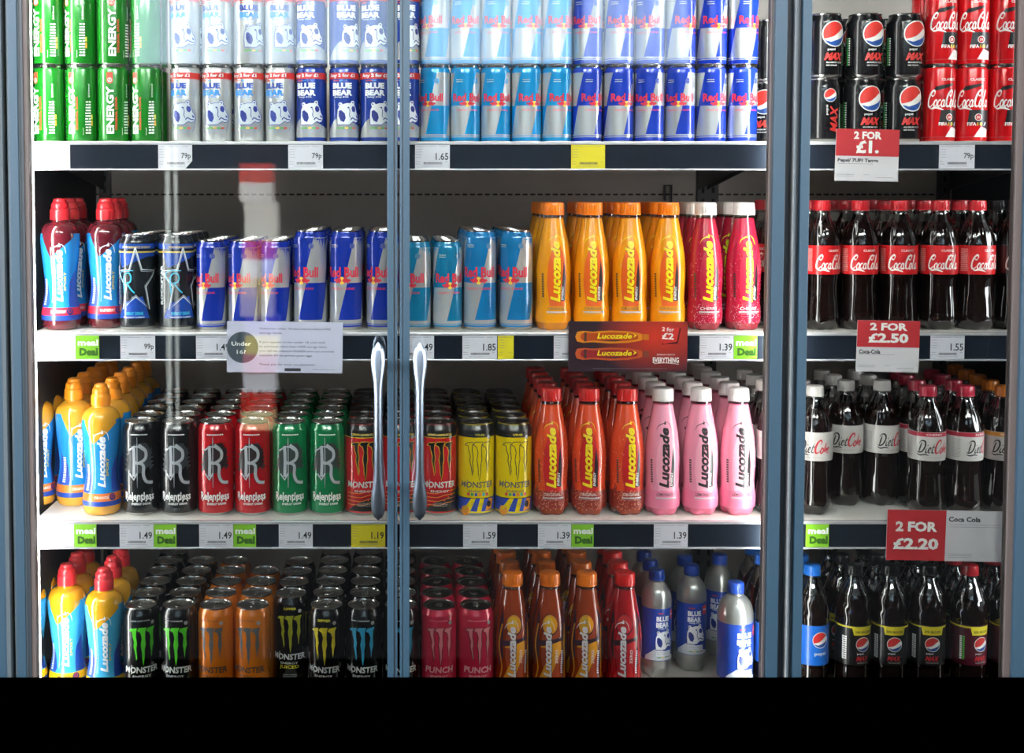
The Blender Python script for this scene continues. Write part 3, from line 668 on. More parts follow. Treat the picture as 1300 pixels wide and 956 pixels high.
# (kind, shelf, pixel x of the front one, set-back rows, number deep, turn in degrees, tier, drift per row in mm)
COLS = []
def col(kind, sh, px, n=1, rot=0, dy=0., tier=0, drift=0., py=None, xs=None, cap=None): COLS.append((kind, sh, px, n, rot, dy, tier, drift, xs))
# top shelf
X1 = [63, 104.5, 145, 187]; 
for x, a, b in zip(X1, (-22, -9, 16, -19), (-14, -28, 26, -70)):
    col('green', 1, x, 2, a); col('green', 1, x, 2, b, tier=1)
for x, a, b in zip([236, 276, 316.5, 356], (-15, -8, -5, -12), (-12, -5, 20, 15)): col('bear_s', 1, x, 2, a); col('bear_s', 1, x, 2, b, tier=1)
for x, a, b in zip([395, 437, 476, 514], (-8, 5, 12, -5), (-10, 25, -10, 15)): col('bear_b', 1, x, 2, a); col('bear_b', 1, x, 2, b, tier=1)
for x, a, b in zip([552, 590.5, 629, 668, 706.5], (-30, 5, 5, 25, 25), (-35, -3, 8, 20, 18)): col('bull_l1', 1, x, 2, a); col('bull_l1', 1, x, 2, b, tier=1)
for x, a, b in zip([745, 785, 824, 863, 902, 941.5], (30, 20, -15, -20, 15, 5), (-15, 3, -25, 25, 12, 30)): col('bull_b1', 1, x, 2, a); col('bull_b1', 1, x, 2, b, tier=1)
for i, x in enumerate([990, 1042, 1093, 1144]):
    dy = .08 if i == 0 else 0
    col('maxv' if i == 1 else 'max', 1, x if i else 972, 3, (-30, 20, 4, 4)[i], dy); col('max', 1, x+2 if i else 971, 3, (20, 8, 8, 8)[i], dy, tier=1)
for x, a in zip([1191, 1231.5, 1273, 1315], (5, -8, 8, 0)):
    col('classic', 1, x, 2, a); col('classic', 1, x, 2, a+4, tier=1)
# second shelf
col('sp_r', 2, 78, 3, 6, drift=-4); col('sp_r', 2, 136, 3, 14, dy=.03, drift=-6); col('sp_r', 2, 22, 3, -40, dy=.03)
col('rock', 2, 175, 4, -8); col('rock', 2, 224.5, 4, 18)
for x, a in zip([268.5, 309, 350], (-22, -26, -28)): col('bull_b2', 2, x, 5, a)
for x, a in zip([394, 439.5, 486], (-28, -12, -34)): col('bull_B2', 2, x, 5, a)
for x, a in zip([528.5, 568], (-32, 8)): col('bull_l2', 2, x, 5, a)
for x, a in zip([609, 655], (-8, -26)): col('bull_L2', 2, x, 5, a)
for x, a in zip([702, 750.5, 798.5, 847], (8, 0, -4, -4)): col('lo', 2, x, 4, a)
for x, a in zip([894, 942.5], (5, 8)): col('lc', 2, x, 3, a)
col('coke', 2, 993, 3, -30)
for x, a in zip([1041, 1089.5, 1139, 1190, 1237], (18, 6, 0, -2, 14)): col('coke', 2, x, 3, a)
col('zero', 2, 1286, 3, 0)
# third shelf
col('sp_o', 3, 130, 6, 10, drift=7); col('sp_o', 3, 96, 5, 26, dy=.066); col('sp_o', 3, 47, 5, 40, dy=.066, drift=-1)
for k, xs_ in (('rel_k', (180, 227.5)), ('rel_r', (274.5, 321.5)), ('rel_g', (368.5, 416))):
    for j, x in enumerate(xs_): col(k, 3, x, 6, (4, 0)[j], drift=0)
for x in (461.5, 509, 556.5): col('mon_h', 3, x, 6, 3)
for x in (604, 651.5): col('mon_v', 3, x, 6, 3)
for x, a in zip([699, 747, 795], (2, -6, 10)): col('lr', 3, x, 5, a)
for x, a in zip([840, 888, 935.5], (3, 5, 2)): col('lp', 3, x, 6, a)
col('diet', 3, 982, 4, 6)
col('diet', 3, 1032, 3, -20, drift=-3); col('diet', 3, 1071, 3, -14, dy=.065); col('diet', 3, 1116.5, 3, 18, dy=.065)
col('dietc', 3, 1174.5, 4, -2, drift=17); col('dietc', 3, 1222, 4, 32, drift=17); col('dieto', 3, 1270, 5, -8, drift=17)
# bottom shelf
col('sp_y', 4, 134, 3, 8, drift=-1); col('sp_y', 4, 87, 3, 4, dy=.026, drift=-1); col('sp_y', 4, 37, 3, -10, dy=.026, drift=-1)
col('mon_g', 4, 180, 6, 14); col('mon_g', 4, 228, 5, -4, drift=0); col('mon_o', 4, 275, 5, -12, drift=0)
col('mon_o', 4, 321.5, 4, -12, drift=0); col('mon_j', 4, 370, 4, -2, dy=.064); col('mon_y', 4, 415, 6, -8); col('mon_b', 4, 462, 6, -6); col('mon_b', 4, 509, 6, 0)
col('mon_p', 4, 557, 5, 0); col('mon_p', 4, 604, 5, 4)
for x, a in zip([650, 697, 743.5], (6, 0, -4)): col('lzo', 4, x, 5, a)
col('lzr', 4, 791.5, 4, -4)
col('bb_small', 4, 832, 3, 6, dy=.1); col('bb_small', 4, 876, 2, -8, dy=.13); col('bb_big', 4, 932, 1, 10)
col('bb_small', 4, 911, 1, -30, dy=.2)
col('pep_b', 4, 979, 3, -26); col('pep_b', 4, 1028, 3, 10)
for x, a in zip([1081, 1127, 1174.5], (18, 0, 0)): col('pep_m', 4, x, 3, a)
for x, a in zip([1227, 1277], (4, 10)): col('pep_c', 4, x, 3, a)

groups = {}
for c in COLS: groups.setdefault((c[0], c[1], c[6]), []).append(c)
for (kind, sh, tier), cs in groups.items():
    cs.sort(key=lambda c: c[2]); nc = len(cs)
    for ci, (kind, sh, px, n, rot, dy, tier, drift, xs) in enumerate(cs):
        R = RAD[kind]/1000; z = SHELF_Z[sh] + tier*(.1372 if RAD[kind] < 30 else .1145)
        cap_shift = 0
        Yf = -.033+R+dy
        X0 = at(px, (181, 420, 656, 893)[sh-1], Yf)[0]
        for d in range(n):
            jit = 0 if d == 0 else random.uniform(-.0012, .0012)
            pitch = 2*R+.0018
            dd = drift/1000 if d else 0
            X = X0 + (min(d, 1) if kind == 'sp_o' else d)*drift/1000*.5 + jit*.5; Y = Yf+d*pitch
            if Y+R > .462: continue
            rz = math.radians(rot + (0 if d == 0 else random.uniform(-40, 40)))
            root, iscan = spawn(kind, (X, Y, z), rz)
            lab = DESC[kind]
            if sh == 1: lab += (', lower layer', ', upper layer')[tier]
            if nc == 2: lab += (', left column', ', right column')[ci]
            elif nc > 2: lab += ', ' + ('leftmost column' if ci == 0 else 'rightmost column' if ci == nc-1 else ORD[ci]+' column from left')
            if n > 1: lab += ', ' + ('front' if d == 0 else ORD[d] + ' back')
            if nc == 1 and n == 1: lab += ' beside blue-capped bottles'
            if len(lab.split()) <= 14: lab += ', ' + SHELF_NAME[sh]
            tag(root, lab, 'can' if iscan else 'bottle', '%s on the %s' % (DESC[kind].replace(' can', ' cans', 1) if iscan else DESC[kind].replace('bottle', 'bottles', 1), SHELF_NAME[sh]))
# ------------------------------------------------------------------ shelves and refrigerator
XL, XM, XR = at(41, 500, -.06)[0], at(985, 300, -.06)[0], 1.212
XB = at(1006, 300, -.06)[0]
def make_shelf(sh, x0, x1, label):
    z = SHELF_Z[sh]; r = link('refrigerator_shelf', None, None, (0, 0, z)); tag(r, label, 'shelf', 'white shelves with dark price rails')
    boxobj('shelf_board', (x0, x1, -.056, .468, -.012, 0), board_white, r, .001)
    # price rail: dark channel with a bright lip above and below
    t = -.004; b = t-.043; bm = bmesh.new()
    box(bm, x0, x1, -.062, -.057, b, t, 0)
    box(bm, x0, x1, -.066, -.055, t-.001, t+.0045, 1, .001); box(bm, x0, x1, -.066, -.057, b-.003, b, 1, .0008)
    link('price_rail', new_mesh('price_rail', bm, [rail_dark, chrome_lip], False), r)
    for x in (x0+.006, x1-.009):
        bm = bmesh.new(); P = [(-.05,-.013),(.462,-.013),(.462,-.085),(.40,-.075),(.2,-.05),(-.05,-.03)]
        A = [bm.verts.new((x, p[0], p[1])) for p in P]; B = [bm.verts.new((x+.003, p[0], p[1])) for p in P]
        bm.faces.new(A[::-1]); bm.faces.new(B)
        for i in range(6): bm.faces.new((A[i], A[(i+1) % 6], B[(i+1) % 6], B[i]))
        link('shelf_bracket', new_mesh('shelf_bracket', bm, [mat('dark_bracket', '2A2C30', .4, .4)], False), r)
    return r
for sh, nm in ((1, 'top'), (2, 'second'), (3, 'third'), (4, 'bottom')):
    what = {1: ('energy cans and slim blue cans', 'black and red cola cans'), 2: ('energy cans and orange bottles', 'red-labelled cola bottles'), 3: ('gothic R cans and pink bottles', 'diet cola bottles'), 4: ('clawed cans and ZERO bottles', 'large dark cola bottles')}[sh]
    make_shelf(sh, XL, XM-.004, 'white %s shelf carrying %s' % (nm, what[0]))
    make_shelf(sh, XB-.028, XR, 'white %s shelf carrying %s' % (nm, what[1]))
FR = link('display_refrigerator', None, None, (0, 0, 0)); tag(FR, 'blue-grey framed glass door drinks refrigerator filled with cans and bottles', 'refrigerator')
ZT, ZB = 2.02, .13
boxobj('back_panel', (-.75, XR+.04, .47, .50, ZB, ZT), back_grey, FR)
bm = bmesh.new()
for z in (1.245, .905, .60):
    x = -.70
    while x < XR: box(bm, x, x+.011, .4685, .4702, z, z+.0035); x += .0165
link('slot_row', new_mesh('slot_row', bm, [black_slot], False), FR)
for x in (XL+.01, XM-.002, XM+.02, XR-.02):
    bm = bmesh.new(); box(bm, x-.012, x+.012, .455, .4695, ZB, ZT, 0)
    z = ZB+.02
    while z < ZT: box(bm, x-.003, x+.003, .4535, .4552, z, z+.012, 1); z += .025
    link('slotted_upright', new_mesh('slotted_upright', bm, [mat('upright_grey', '4A4A4C', .5, .3), black_slot], False), FR)
boxobj('top_panel', (-.75, XR+.04, -.08, .50, ZT, ZT+.05), frame_dark, FR)
boxobj('floor_panel', (-.75, XR+.04, -.08, .47, ZB, .30), mat('dark_base', '15181C', .6), FR)
boxobj('black_filler_panel', (-.95, XR+.25, -.168, -.140, 0.0, at(650, 867.5, -.168)[1]), filler_black, FR, .003)  # added black panel, keeps the strip in front of the bottom shelf dark
boxobj('base_box', (-.75, XR+.04, -.10, .50, 0.0, ZB), mat('dark_base', '15181C', .6), FR)
boxobj('mullion', (XM+.012, XB-.008, -.096, -.070, ZB, ZT), frame_dark, FR)
for x0, x1 in ((-.79, XL-.012), (XR+.003, XR+.05)): boxobj('side_wall', (x0, x1, -.045, .47, .30, ZT), frame_dark, FR)
# LED bars fixed behind the door stiles
Z0L, Z1L = .34, ZT-.03
def led(px, side, m, Y=-.078):
    x = at(px, 433, Y)[0]; bm = bmesh.new()
    box(bm, x-.005, x+.005, Y-.006, Y+.006, Z0L, Z1L, 0, .002); box(bm, x-side*.007-.003, x-side*.007+.003, Y-.010, Y+.010, Z0L-.01, Z1L+.01, 1)
    link('led_bar', new_mesh('led_bar', bm, [m, alu_dark], False), FR)
led(41.5, 1, led_bar); led(982, -1, led_mid); led(1018, 1, led_soft)
# doors
def stile(bands, Y0=-.126, parent=None, name='stile', z0=ZB-.02, z1=ZT):
    """bands: (px0, px1, material index, recess)"""
    bm = bmesh.new()
    for a, b, m_, rec in bands:
        x0 = at(a, 433, Y0)[0]; x1 = at(b, 433, Y0)[0]
        box(bm, x0, x1, Y0+rec, -.099, z0, z1, m_, .0012 if rec == 0 else 0)
    return link(name, new_mesh(name, bm, [frame_blue, frame_dark, frame_light, spacer], False), parent)
def door(pxa, pxb, left, right, hx=None):
    d = link('door', None, FR, (0, 0, 0))
    stile(left, parent=d); stile(right, parent=d)
    xa, xb = at(pxa, 433, -.12)[0], at(pxb, 433, -.12)[0]
    g = boxobj('glass_pane', (xa, xb, -.112, -.108, ZB, ZT-.02), glass, d)
    boxobj('top_rail', (xa, xb, -.134, -.09, ZT-.06, ZT), frame_blue, d, .002)
    boxobj('bottom_rail', (xa, xb, -.134, -.09, ZB-.02, ZB+.06), frame_blue, d, .002)
    if hx:
        x, zt = at(hx, 434, -.175); zb = at(hx, 661, -.175)[1]; bm = bmesh.new(); N = 40; rings = []
        for i in range(N+1):
            t = i/N; z = zb+(zt-zb)*t; e = abs(2*t-1); w = .0068+.0052*math.exp(-((e-.78)/.2)**2)
            if e > .88: w *= math.sqrt(max(0, 1-((e-.88)/.12)**2))*1.0+.002
            bow = .012*(1-e*e); dp = .008*min(1, w/.006)
            rings.append([bm.verts.new((x+w*math.cos(a), -.175-bow+dp*math.sin(a)*.8, z)) for a in [k*math.pi/10 for k in range(20)]])
        for A, B in zip(rings, rings[1:]):
            for k in range(20): bm.faces.new((A[k], A[(k+1) % 20], B[(k+1) % 20], B[k]))
        bm.faces.new(rings[0][::-1]); bm.faces.new(rings[-1])
        sgn = -1 if hx < 500 else 1
        for zz in (zb+.045, zt-.045): box(bm, x-.005, x+.005, -.172, -.113, zz-.008, zz+.008, 0, .002)
        link('handle', new_mesh('handle', bm, [handle_m]), d)
    return d
door(-240, 4, [(-262, -240, 0, 0)], [(-12, 3, 0, 0), (3, 8, 2, -.003)])
door(33, 494, [(13, 15, 2, .002), (15, 27, 0, 0), (27, 29, 2, .003), (29, 33, 1, .004), (33, 38.5, 3, .006)], [(491.7, 500, 0, 0), (500, 502, 1, .002), (502, 504.6, 0, 0)], 480)
door(518, 974, [(507.6, 511, 0, 0), (511, 512, 1, .002), (512, 520, 0, 0)], [(975, 976.5, 3, .006), (976.5, 978.5, 1, .003), (978.5, 993.5, 0, 0)], 533)
door(1020, 1288, [(1005, 1007.5, 2, 0), (1007.5, 1013, 1, .01), (1013, 1024.5, 0, 0)], [(1288, 1296, 3, .008), (1296, 1330, 0, 0)])
boxobj('seal', (at(8.3, 433, -.12)[0], at(12.7, 433, -.12)[0], -.10, -.086, ZB, ZT), frame_dark, FR)
boxobj('seal', (at(504.9, 433, -.1)[0]-.002, at(507.2, 433, -.1)[0]-.0008, -.094, -.09, ZB, ZT), frame_dark, FR) if False else None
boxobj('seal', (at(992, 433, -.1)[0], at(1010, 433, -.1)[0], -.0985, -.086, ZB, ZT), frame_dark, FR)
# small wire hook on the back panel
bm = bmesh.new(); hx, hz = at(848, 254, .46); q = hz
for (a, b) in (((-.007, 0), (-.007, .032)), ((-.007, .032), (.007, .032)), ((.007, .032), (.007, -.004))):
    x0, x1 = sorted((a[0], b[0])); z0, z1 = sorted((a[1], b[1])); box(bm, hx+x0-.0012, hx+x1+.0012, .455, .469, hz+z0-.0012, hz+z1+.0012)
tag(link('wire_hook', new_mesh('wire_hook', bm, [mat('hook_black', '1A1A1C', .4, .5)], False)), 'small black wire hook hanging on grey back panel', 'hook')
# ------------------------------------------------------------------ price tags and signs
tagwhite = mat('tag_paper', 'D8D8E2', .5); tagyellow = mat('tag_yellow_paper', 'E4D418', .5); mealg = mat('meal_green', '86C82A', .5); grey = ink('4A4A50'); lgrey = ink('74747F'); white = ink('F4F6F2')
def flat_obj(name, w, h, base, A, loc, tilt=0., edge=None, th=.0012, cut=None):
    """a card w x h mm, artwork measured from its centre"""
    bm = bmesh.new(); mats = [base]
    if cut:
        P = cut; Fv = [bm.verts.new((x/1000, -th, y/1000)) for x, y in P]; Bv = [bm.verts.new((x/1000, 0, y/1000)) for x, y in P]
        bm.faces.new(Fv); bm.faces.new(Bv[::-1])
        for i in range(len(P)): j = (i+1) % len(P); bm.faces.new((Fv[j], Fv[i], Bv[i], Bv[j]))
    else: box(bm, -w/2000, w/2000, -th, 0, -h/2000, h/2000)
    emboss(bm, A, mats, lambda x, y, l: (x/1000, -th-.00012-.00007*l, y/1000))
    o = link(name, new_mesh(name, bm, mats, False), None, loc); o.rotation_euler = (0, tilt, 0)
    return o
def price(sh, pa, pb, txt, label, yellow=False, cut=False, blank=False):
    py = (198, 441, 678)[sh-1]; Y = -.0625
    xa, z = at(pa, py, Y); xb, _ = at(pb, py, Y); z = SHELF_Z[sh]-.004-.0215; w = (xb-xa)*1000; h = 42.0
    A = Art(); random.seed(int(pa))
    if not blank:
        smalltext(A, -w/2+2, w*.12, h/2-4, 1, lgrey); smalltext(A, w*.2, w*.4, h/2-4, 1, lgrey)
        smalltext(A, -w/2+2, -w/2+12, h/2-9, 4, lgrey, 4.6)
        if txt: A.text(txt, w/2-2-len(txt)*2.9, 0, len(txt)*5.6, 12.5, ink('26262C'), 3, 0, 0, .03)
        k = -w/2+15
        while k < w/2-14: ww = random.uniform(.4, 1.1); A.rect(k, -14, k+ww, -10, grey, 2); k += ww+.5
        smalltext(A, -w/2+2, -w/2+9, -9.6, 2, lgrey, 4); smalltext(A, -w/2+12, w/2-12, -17.4, 1, lgrey); smalltext(A, w/2-8, w/2-4, -10, 1, lgrey)
    else: A.text(txt, w/2-10, -2, 8, 6, lgrey, 3)
    c = [(-w/2,-h/2),(w/2-12,-h/2),(w/2,-h/2+13),(w/2,h/2),(-w/2,h/2)] if cut else None
    o = flat_obj('price_label', w, h, tagyellow if yellow else tagwhite, A, ((xa+xb)/2, Y, z), cut=c)
    tag(o, label, 'price label', 'price labels in the shelf rails')
def meal(sh, pa, pb, label):
    py = (198, 441, 678)[sh-1]; Y = -.0625; xa, _ = at(pa, py, Y); xb, _ = at(pb, py, Y); w = (xb-xa)*1000
    A = Art(); A.text('meal', 1, 8, w*.88, 11.5, white, 3, 0, 0, .07); A.text('Deal', 2, -8.5, w*.8, 14, ink('3E6A22'), 3, 0, 0, .12)
    tag(flat_obj('meal_deal_card', w, 42, mealg, A, ((xa+xb)/2, Y, SHELF_Z[sh]-.0255)), label, 'sign', 'green meal deal cards in the shelf rails')
price(1, 42, 89, '9p', 'white price label below the small green energy cans', blank=True)
price(1, 201, 244, '79p', 'white 79p price label with a cut lower corner', cut=True)
price(1, 366, 410, '79p', 'white 79p price label below the first navy bear-head cans')
price(1, 527, 571, '1.65', 'white 1.65 price label below light blue cans')
price(1, 725, 768, '', 'yellow price label on the top shelf rail', True)
price(1, 1192, 1237, '79p', 'white 79p price label below red cola cans')
price(2, 52, 96, '', 'glaring white price label at the raspberry sports bottles', blank=True); meal(2, 96.5, 126, 'green meal deal card below the raspberry sports bottles')
price(2, 153, 197, '99p', 'white 99p price label below the star outline cans')
price(2, 249, 293, '1.49', 'white 1.49 price label partly hidden behind the age notice')
price(2, 508, 551, '1.49', 'white 1.49 price label between the two door handles')
price(2, 587, 631, '1.85', 'white 1.85 price label below the tallest light blue cans')
price(2, 632, 652, '', 'narrow yellow price label beside the 1.85 label', True); price(2, 703, 747, '1.39', 'white price label half hidden by the energy banner')
price(2, 888, 931, '1.39', 'white 1.39 price label below the crimson energy bottles'); meal(2, 931.5, 961, 'green meal deal card below the crimson energy bottles')
price(2, 1181, 1224, '1.55', 'white 1.55 price label below red-labelled cola bottles'); price(2, 1285, 1328, '1.55', 'white price label at the rail end below the black-capped cola')
price(3, 50, 94, '', 'glaring white price label below the orange-capped sports bottles', blank=True); meal(3, 94.5, 122.5, 'green meal deal card below the orange-capped sports bottles')
price(3, 152, 195, '1.49', 'white 1.49 price label below the black gothic R cans'); meal(3, 195.5, 224, 'green meal deal card below the black gothic R cans')
price(3, 253, 296, '1.49', 'white 1.49 price label below the red gothic R cans'); meal(3, 296.5, 325, 'green meal deal card below the red gothic R cans')
price(3, 354, 397, '1.49', 'white 1.49 price label below the green gothic R cans')
price(3, 446, 489, '1.19', 'yellow 1.19 price label below the dark-clawed red cans', True)
price(3, 588, 631, '1.59', 'white 1.59 price label below the yellow racing cans')
price(3, 683, 725, '1.39', 'white 1.39 price label below the red energy bottles'); meal(3, 725.5, 753.5, 'green meal deal card below the red energy bottles')
price(3, 830, 873, '1.39', 'white 1.39 price label below the pink lemonade bottles')
meal(3, 1023, 1052, 'green meal deal card below the diet cola bottles'); price(3, 1275, 1318, '', 'white price label behind the 2 for 2.20 sign')
price(1, 969, 977, '', 'sliver of white label at the rail end by the door', blank=True) if False else None
cardred = mat('promo_red', 'C22C34', .5); cardwhite = mat('promo_white', 'D4D2D6', .5)
def promo(pa, pb, ya, yb, l1, l2, title, subs, label, Y=-.072, tilt=.02, side=False):
    xa, za = at(pa, ya, Y); xb, zb = at(pb, yb, Y); w, h = (xb-xa)*1000, (za-zb)*1000; A = Art(); dk = ink('2C2C34')
    if side:
        A.rect(-w/2, -h/2, -w*.02, h/2, cardred, 0)
        A.text(l1, -w*.26, h*.17, w*.34, h*.2, white, 3, 0, 0, .085); A.text(l2, -w*.26, -h*.17, w*.37, h*.23, white, 3, 0, 0, .085)
        A.text(title, w*.13, h*.33, w*.26, h*.1, dk, 3, 0, 0, .07); smalltext(A, 0+2, w*.42, h*.22, 2, lgrey, 4)
        smalltext(A, 2, w*.2, -h*.36, 3, lgrey, 3)
    else:
        A.rect(-w/2, -h*.02, w/2, h/2, cardred, 0)
        A.text(l1, 0, h*.38, w*(.44 if len(l2) < 4 else .6), h*.15, white, 3, 0, 0, .085); A.text(l2, 0, h*.16, w*(.36 if len(l2) < 4 else .64), h*(.25 if len(l2) < 4 else .19), white, 3, 0, 0, .085)
        A.text(title, -w*.5+4+len(title)*2.1, -h*.11, len(title)*4.2, 7.8, dk, 3, 0, 0, .08); smalltext(A, -w/2+4, w*.1, -h*.17, 1, lgrey)
        smalltext(A, -w/2+4, -w*.2, -h*.38, 2, lgrey, 3); smalltext(A, -w*.05, w*.05, -h*.38, 1, lgrey); smalltext(A, w*.15, w*.42, -h*.43, 1, lgrey)
    tag(flat_obj('promotion_sign', w, h, cardwhite, A, ((xa+xb)/2, Y, (za+zb)/2), tilt), label, 'sign')
random.seed(3)
promo(1061, 1140, 164, 230, '2 FOR', '£1.', 'Pepsi/ 7UP/ Tango', '', 'red and white 2 FOR £1 sign below black cola cans')
promo(1088, 1166, 407, 472, '2 FOR', '£2.50', 'Coca-Cola', '', 'red and white 2 FOR £2.50 sign on second shelf rail')
promo(1126, 1280, 648, 712, '2 FOR', '£2.20', 'Coca Cola', '', 'wide red and grey 2 FOR £2.20 sign below diet cola', side=True)
# age notice stuck inside the left door
Y = -.102; xa, za = at(288, 408.5, Y); xb, zb = at(435, 473, Y); w, h = (xb-xa)*1000, (za-zb)*1000
A = Art(); dk = ink('3C3E48'); A.ell(-w*.365, -1, h*.31, h*.31, lgrey, 0, 36); A.ell(-w*.365, -1, h*.30, h*.30, ink('4A5560'), 1, 36); A.text('Under', -w*.375, h*.06, w*.17, h*.08, white, 3, 0, 0, .04); A.text('16?', -w*.375, -h*.1, w*.08, h*.08, white, 3, 0, 0, .04)
for i, s in enumerate(['Customers under 16 may only purchase ONE', 'energy drink.', '', 'If you appear to be under 16 and wish', 'to purchase more than ONE energy drink', 'you will be refused UNLESS you can provide', 'suitable ID to prove your age.', '', 'Thank you for your co-operation.']):
    if s: A.text(s, -w*.22+len(s)*w*.0077, h*.36-i*h*.088, len(s)*w*.0154, h*.05, dk, 3, 0, 0, .01)
A.rect(0, -h*.47, w*.14, -h*.41, dk, 2); smalltext(A, w*.24, w*.44, -h*.44, 1, lgrey)
tag(flat_obj('age_notice', w, h, mat('notice_paper', 'C8C8DC', .55), A, ((xa+xb)/2, Y, (za+zb)/2), .012), 'pale lilac Under 16? notice with round grey badge on the door', 'notice')
# energy drink banner
Y = -.078; xa, za = at(722, 408, Y); xb, zb = at(872, 471.5, Y); w, h = (xb-xa)*1000, (za-zb)*1000; A = Art(); ye = ink('F2E01C')
bn = bpy.data.materials.new('banner_print'); bn.use_nodes = True; nt = bn.node_tree; tc = nt.nodes.new('ShaderNodeTexCoord'); mp = nt.nodes.new('ShaderNodeMapping'); gr = nt.nodes.new('ShaderNodeTexGradient'); rp = nt.nodes.new('ShaderNodeValToRGB'); gr.gradient_type = 'SPHERICAL'
mp.inputs['Scale'].default_value = (9, 1, 14); mp.inputs['Location'].default_value = (-.45, 0, -.25)
rp.color_ramp.elements[0].color = (*lin('3A2A34'), 1); rp.color_ramp.elements[1].color = (*lin('D8402C'), 1)
for a, b in ((tc.outputs['Object'], mp.inputs[0]), (mp.outputs[0], gr.inputs[0]), (gr.outputs[1], rp.inputs[0]), (rp.outputs[0], nt.nodes['Principled BSDF'].inputs[0])): nt.links.new(a, b)
nt.nodes['Principled BSDF'].inputs['Roughness'].default_value = .3
for yy, outer, mid, cap_, tx in ((h*.19, 'E08A1C', 'B84A18', 'C8761C', ye), (-h*.15, 'C85A2A', '9A1E28', '8A4A38', ye)):
    B = [(-w*.43,yy-h*.09),(-w*.445,yy),(-w*.43,yy+h*.10),(-w*.38,yy+h*.12),(-w*.3,yy+h*.105),(-w*.15,yy+h*.13),(0,yy+h*.115),(w*.1,yy+h*.075),(w*.12,yy+h*.05),(w*.12,yy-h*.05),(w*.1,yy-h*.075),(0,yy-h*.115),(-w*.15,yy-h*.13),(-w*.3,yy-h*.105),(-w*.38,yy-h*.12)]
    A.poly(B, ink(outer), 1); A.poly([(x*.86-w*.02, yy+(y-yy)*.7) for x, y in B], ink(mid), 2); A.rect(w*.125, yy-h*.06, w*.175, yy+h*.06, ink(cap_), 1)
    A.text('Lucozade', -w*.11, yy+h*.02, w*.29, h*.11, tx, 4, 0, .28, .06); A.poly([(w*.04,yy-h*.02),(w*.075,yy+h*.03),(w*.04,yy+h*.07),(w*.055,yy+h*.03)], tx, 4); A.poly([(-w*.27,yy-h*.075),(-w*.05,yy-h*.06),(-w*.1,yy-h*.09)], ink('2A2A34'), 4); A.rect(-w*.37, yy-h*.09, -w*.35, yy+h*.09, ink('4A3A34'), 4)
A.poly([(w*.28,h*.41),(w*.43,h*.37),(w*.41,h*.10),(w*.30,h*.05),(w*.29,h*.10),(w*.27,h*.12)], ink('D83A34'), 2); A.poly([(w*.43,h*.38),(w*.445,h*.36),(w*.42,h*.06),(w*.28,h*.04),(w*.3,h*.08),(w*.41,h*.10)], ink('5A1A20'), 1)
A.text('2 for', w*.335, h*.345, w*.10, h*.08, white, 4, -4, 0, .05); A.text('£2', w*.335, h*.21, w*.10, h*.13, white, 4, -4, 0, .06)
A.text('ENERGY BEATS', w*.32, -h*.16, w*.15, h*.03, ink('E0C8C8'), 4); A.text('EVERYTHING', w*.32, -h*.27, w*.22, h*.11, white, 4, 0, 0, .06); A.stroke([(w*.22,-h*.34),(w*.32,-h*.325),(w*.43,-h*.35)], .8, white, 4); A.rect(-w*.3, -h*.445, w*.33, -h*.435, lgrey, 4)
tag(flat_obj('promotion_banner', w, h, bn, A, ((xa+xb)/2, Y, (za+zb)/2), .003, th=.0016), 'dark red banner with two bottles and 2 for £2 below orange bottles', 'sign')
# ------------------------------------------------------------------ the shop around
def struct(name, bx, m):
    o = boxobj(name, bx, m); o['kind'] = 'structure'; return o
RX0, RX1, RY0, RY1, RH = -4.2, 4.6, -6.2, .56, 3.4
wallm = mat('painted_wall', '6E6E70', .8, bump=(14, .1)); 
struct('floor', (RX0, RX1, RY0, RY1, -.05, 0), mat('grey_floor_tile', '121314', .8, bump=(5, .05), spec=.15))
struct('ceiling', (RX0, RX1, RY0, RY1, RH, RH+.05), mat('ceiling_board', '8E8E90', .9, bump=(20, .1)))
struct('wall_back', (RX0, RX1, RY1, RY1+.06, 0, RH), wallm)
struct('wall_left', (RX0-.06, RX0, RY0, RY1, 0, RH), wallm); struct('wall_right', (RX1, RX1+.06, RY0, RY1, 0, RH), wallm)
struct('wall_front', (RX0, RX1, RY0-.06, RY0, 0, RH), mat('dark_shop_wall', '0C0D0E', .9, spec=.1))
WX = [(-1.74, -1.05, .16), (-.98, .1, .20), (.17, 1.15, .44), (1.22, 1.93, .2)]
for i, (a, b, e) in enumerate(WX):
    struct('window_%d' % (i+1), (a, b, RY0+.001, RY0+.012, 2.105, 3.3), mat('daylit_window_%d' % i, (.66, .84, 1.0), .4, emis=WINDOW_STRENGTH*e*1.5))
struct('window_5', (RX0+.001, RX0+.012, -4.6, -1.0, .5, 2.9), mat('left_fill_glow', (.92, .96, 1.0), .4, emis=SIDE_LEFT))  # unseen glowing panel added as fill from the left
struct('window_6', (RX1-.012, RX1-.001, -4.4, -1.4, .7, 2.9), mat('right_fill_glow', (.95, .97, 1.0), .4, emis=SIDE_RIGHT))  # same on the right wall: added fill, out of the mirrored view
struct('trim_1', (-1.8, 2.0, RY0+.001, RY0+.05, 2.05, 2.10), frame_dark)
for i, x in enumerate((-1.78, -1.015, .135, 1.185, 1.965)): struct('trim_%d' % (i+2), (x-.03, x+.03, RY0+.012, RY0+.04, 2.10, 3.32), frame_dark)
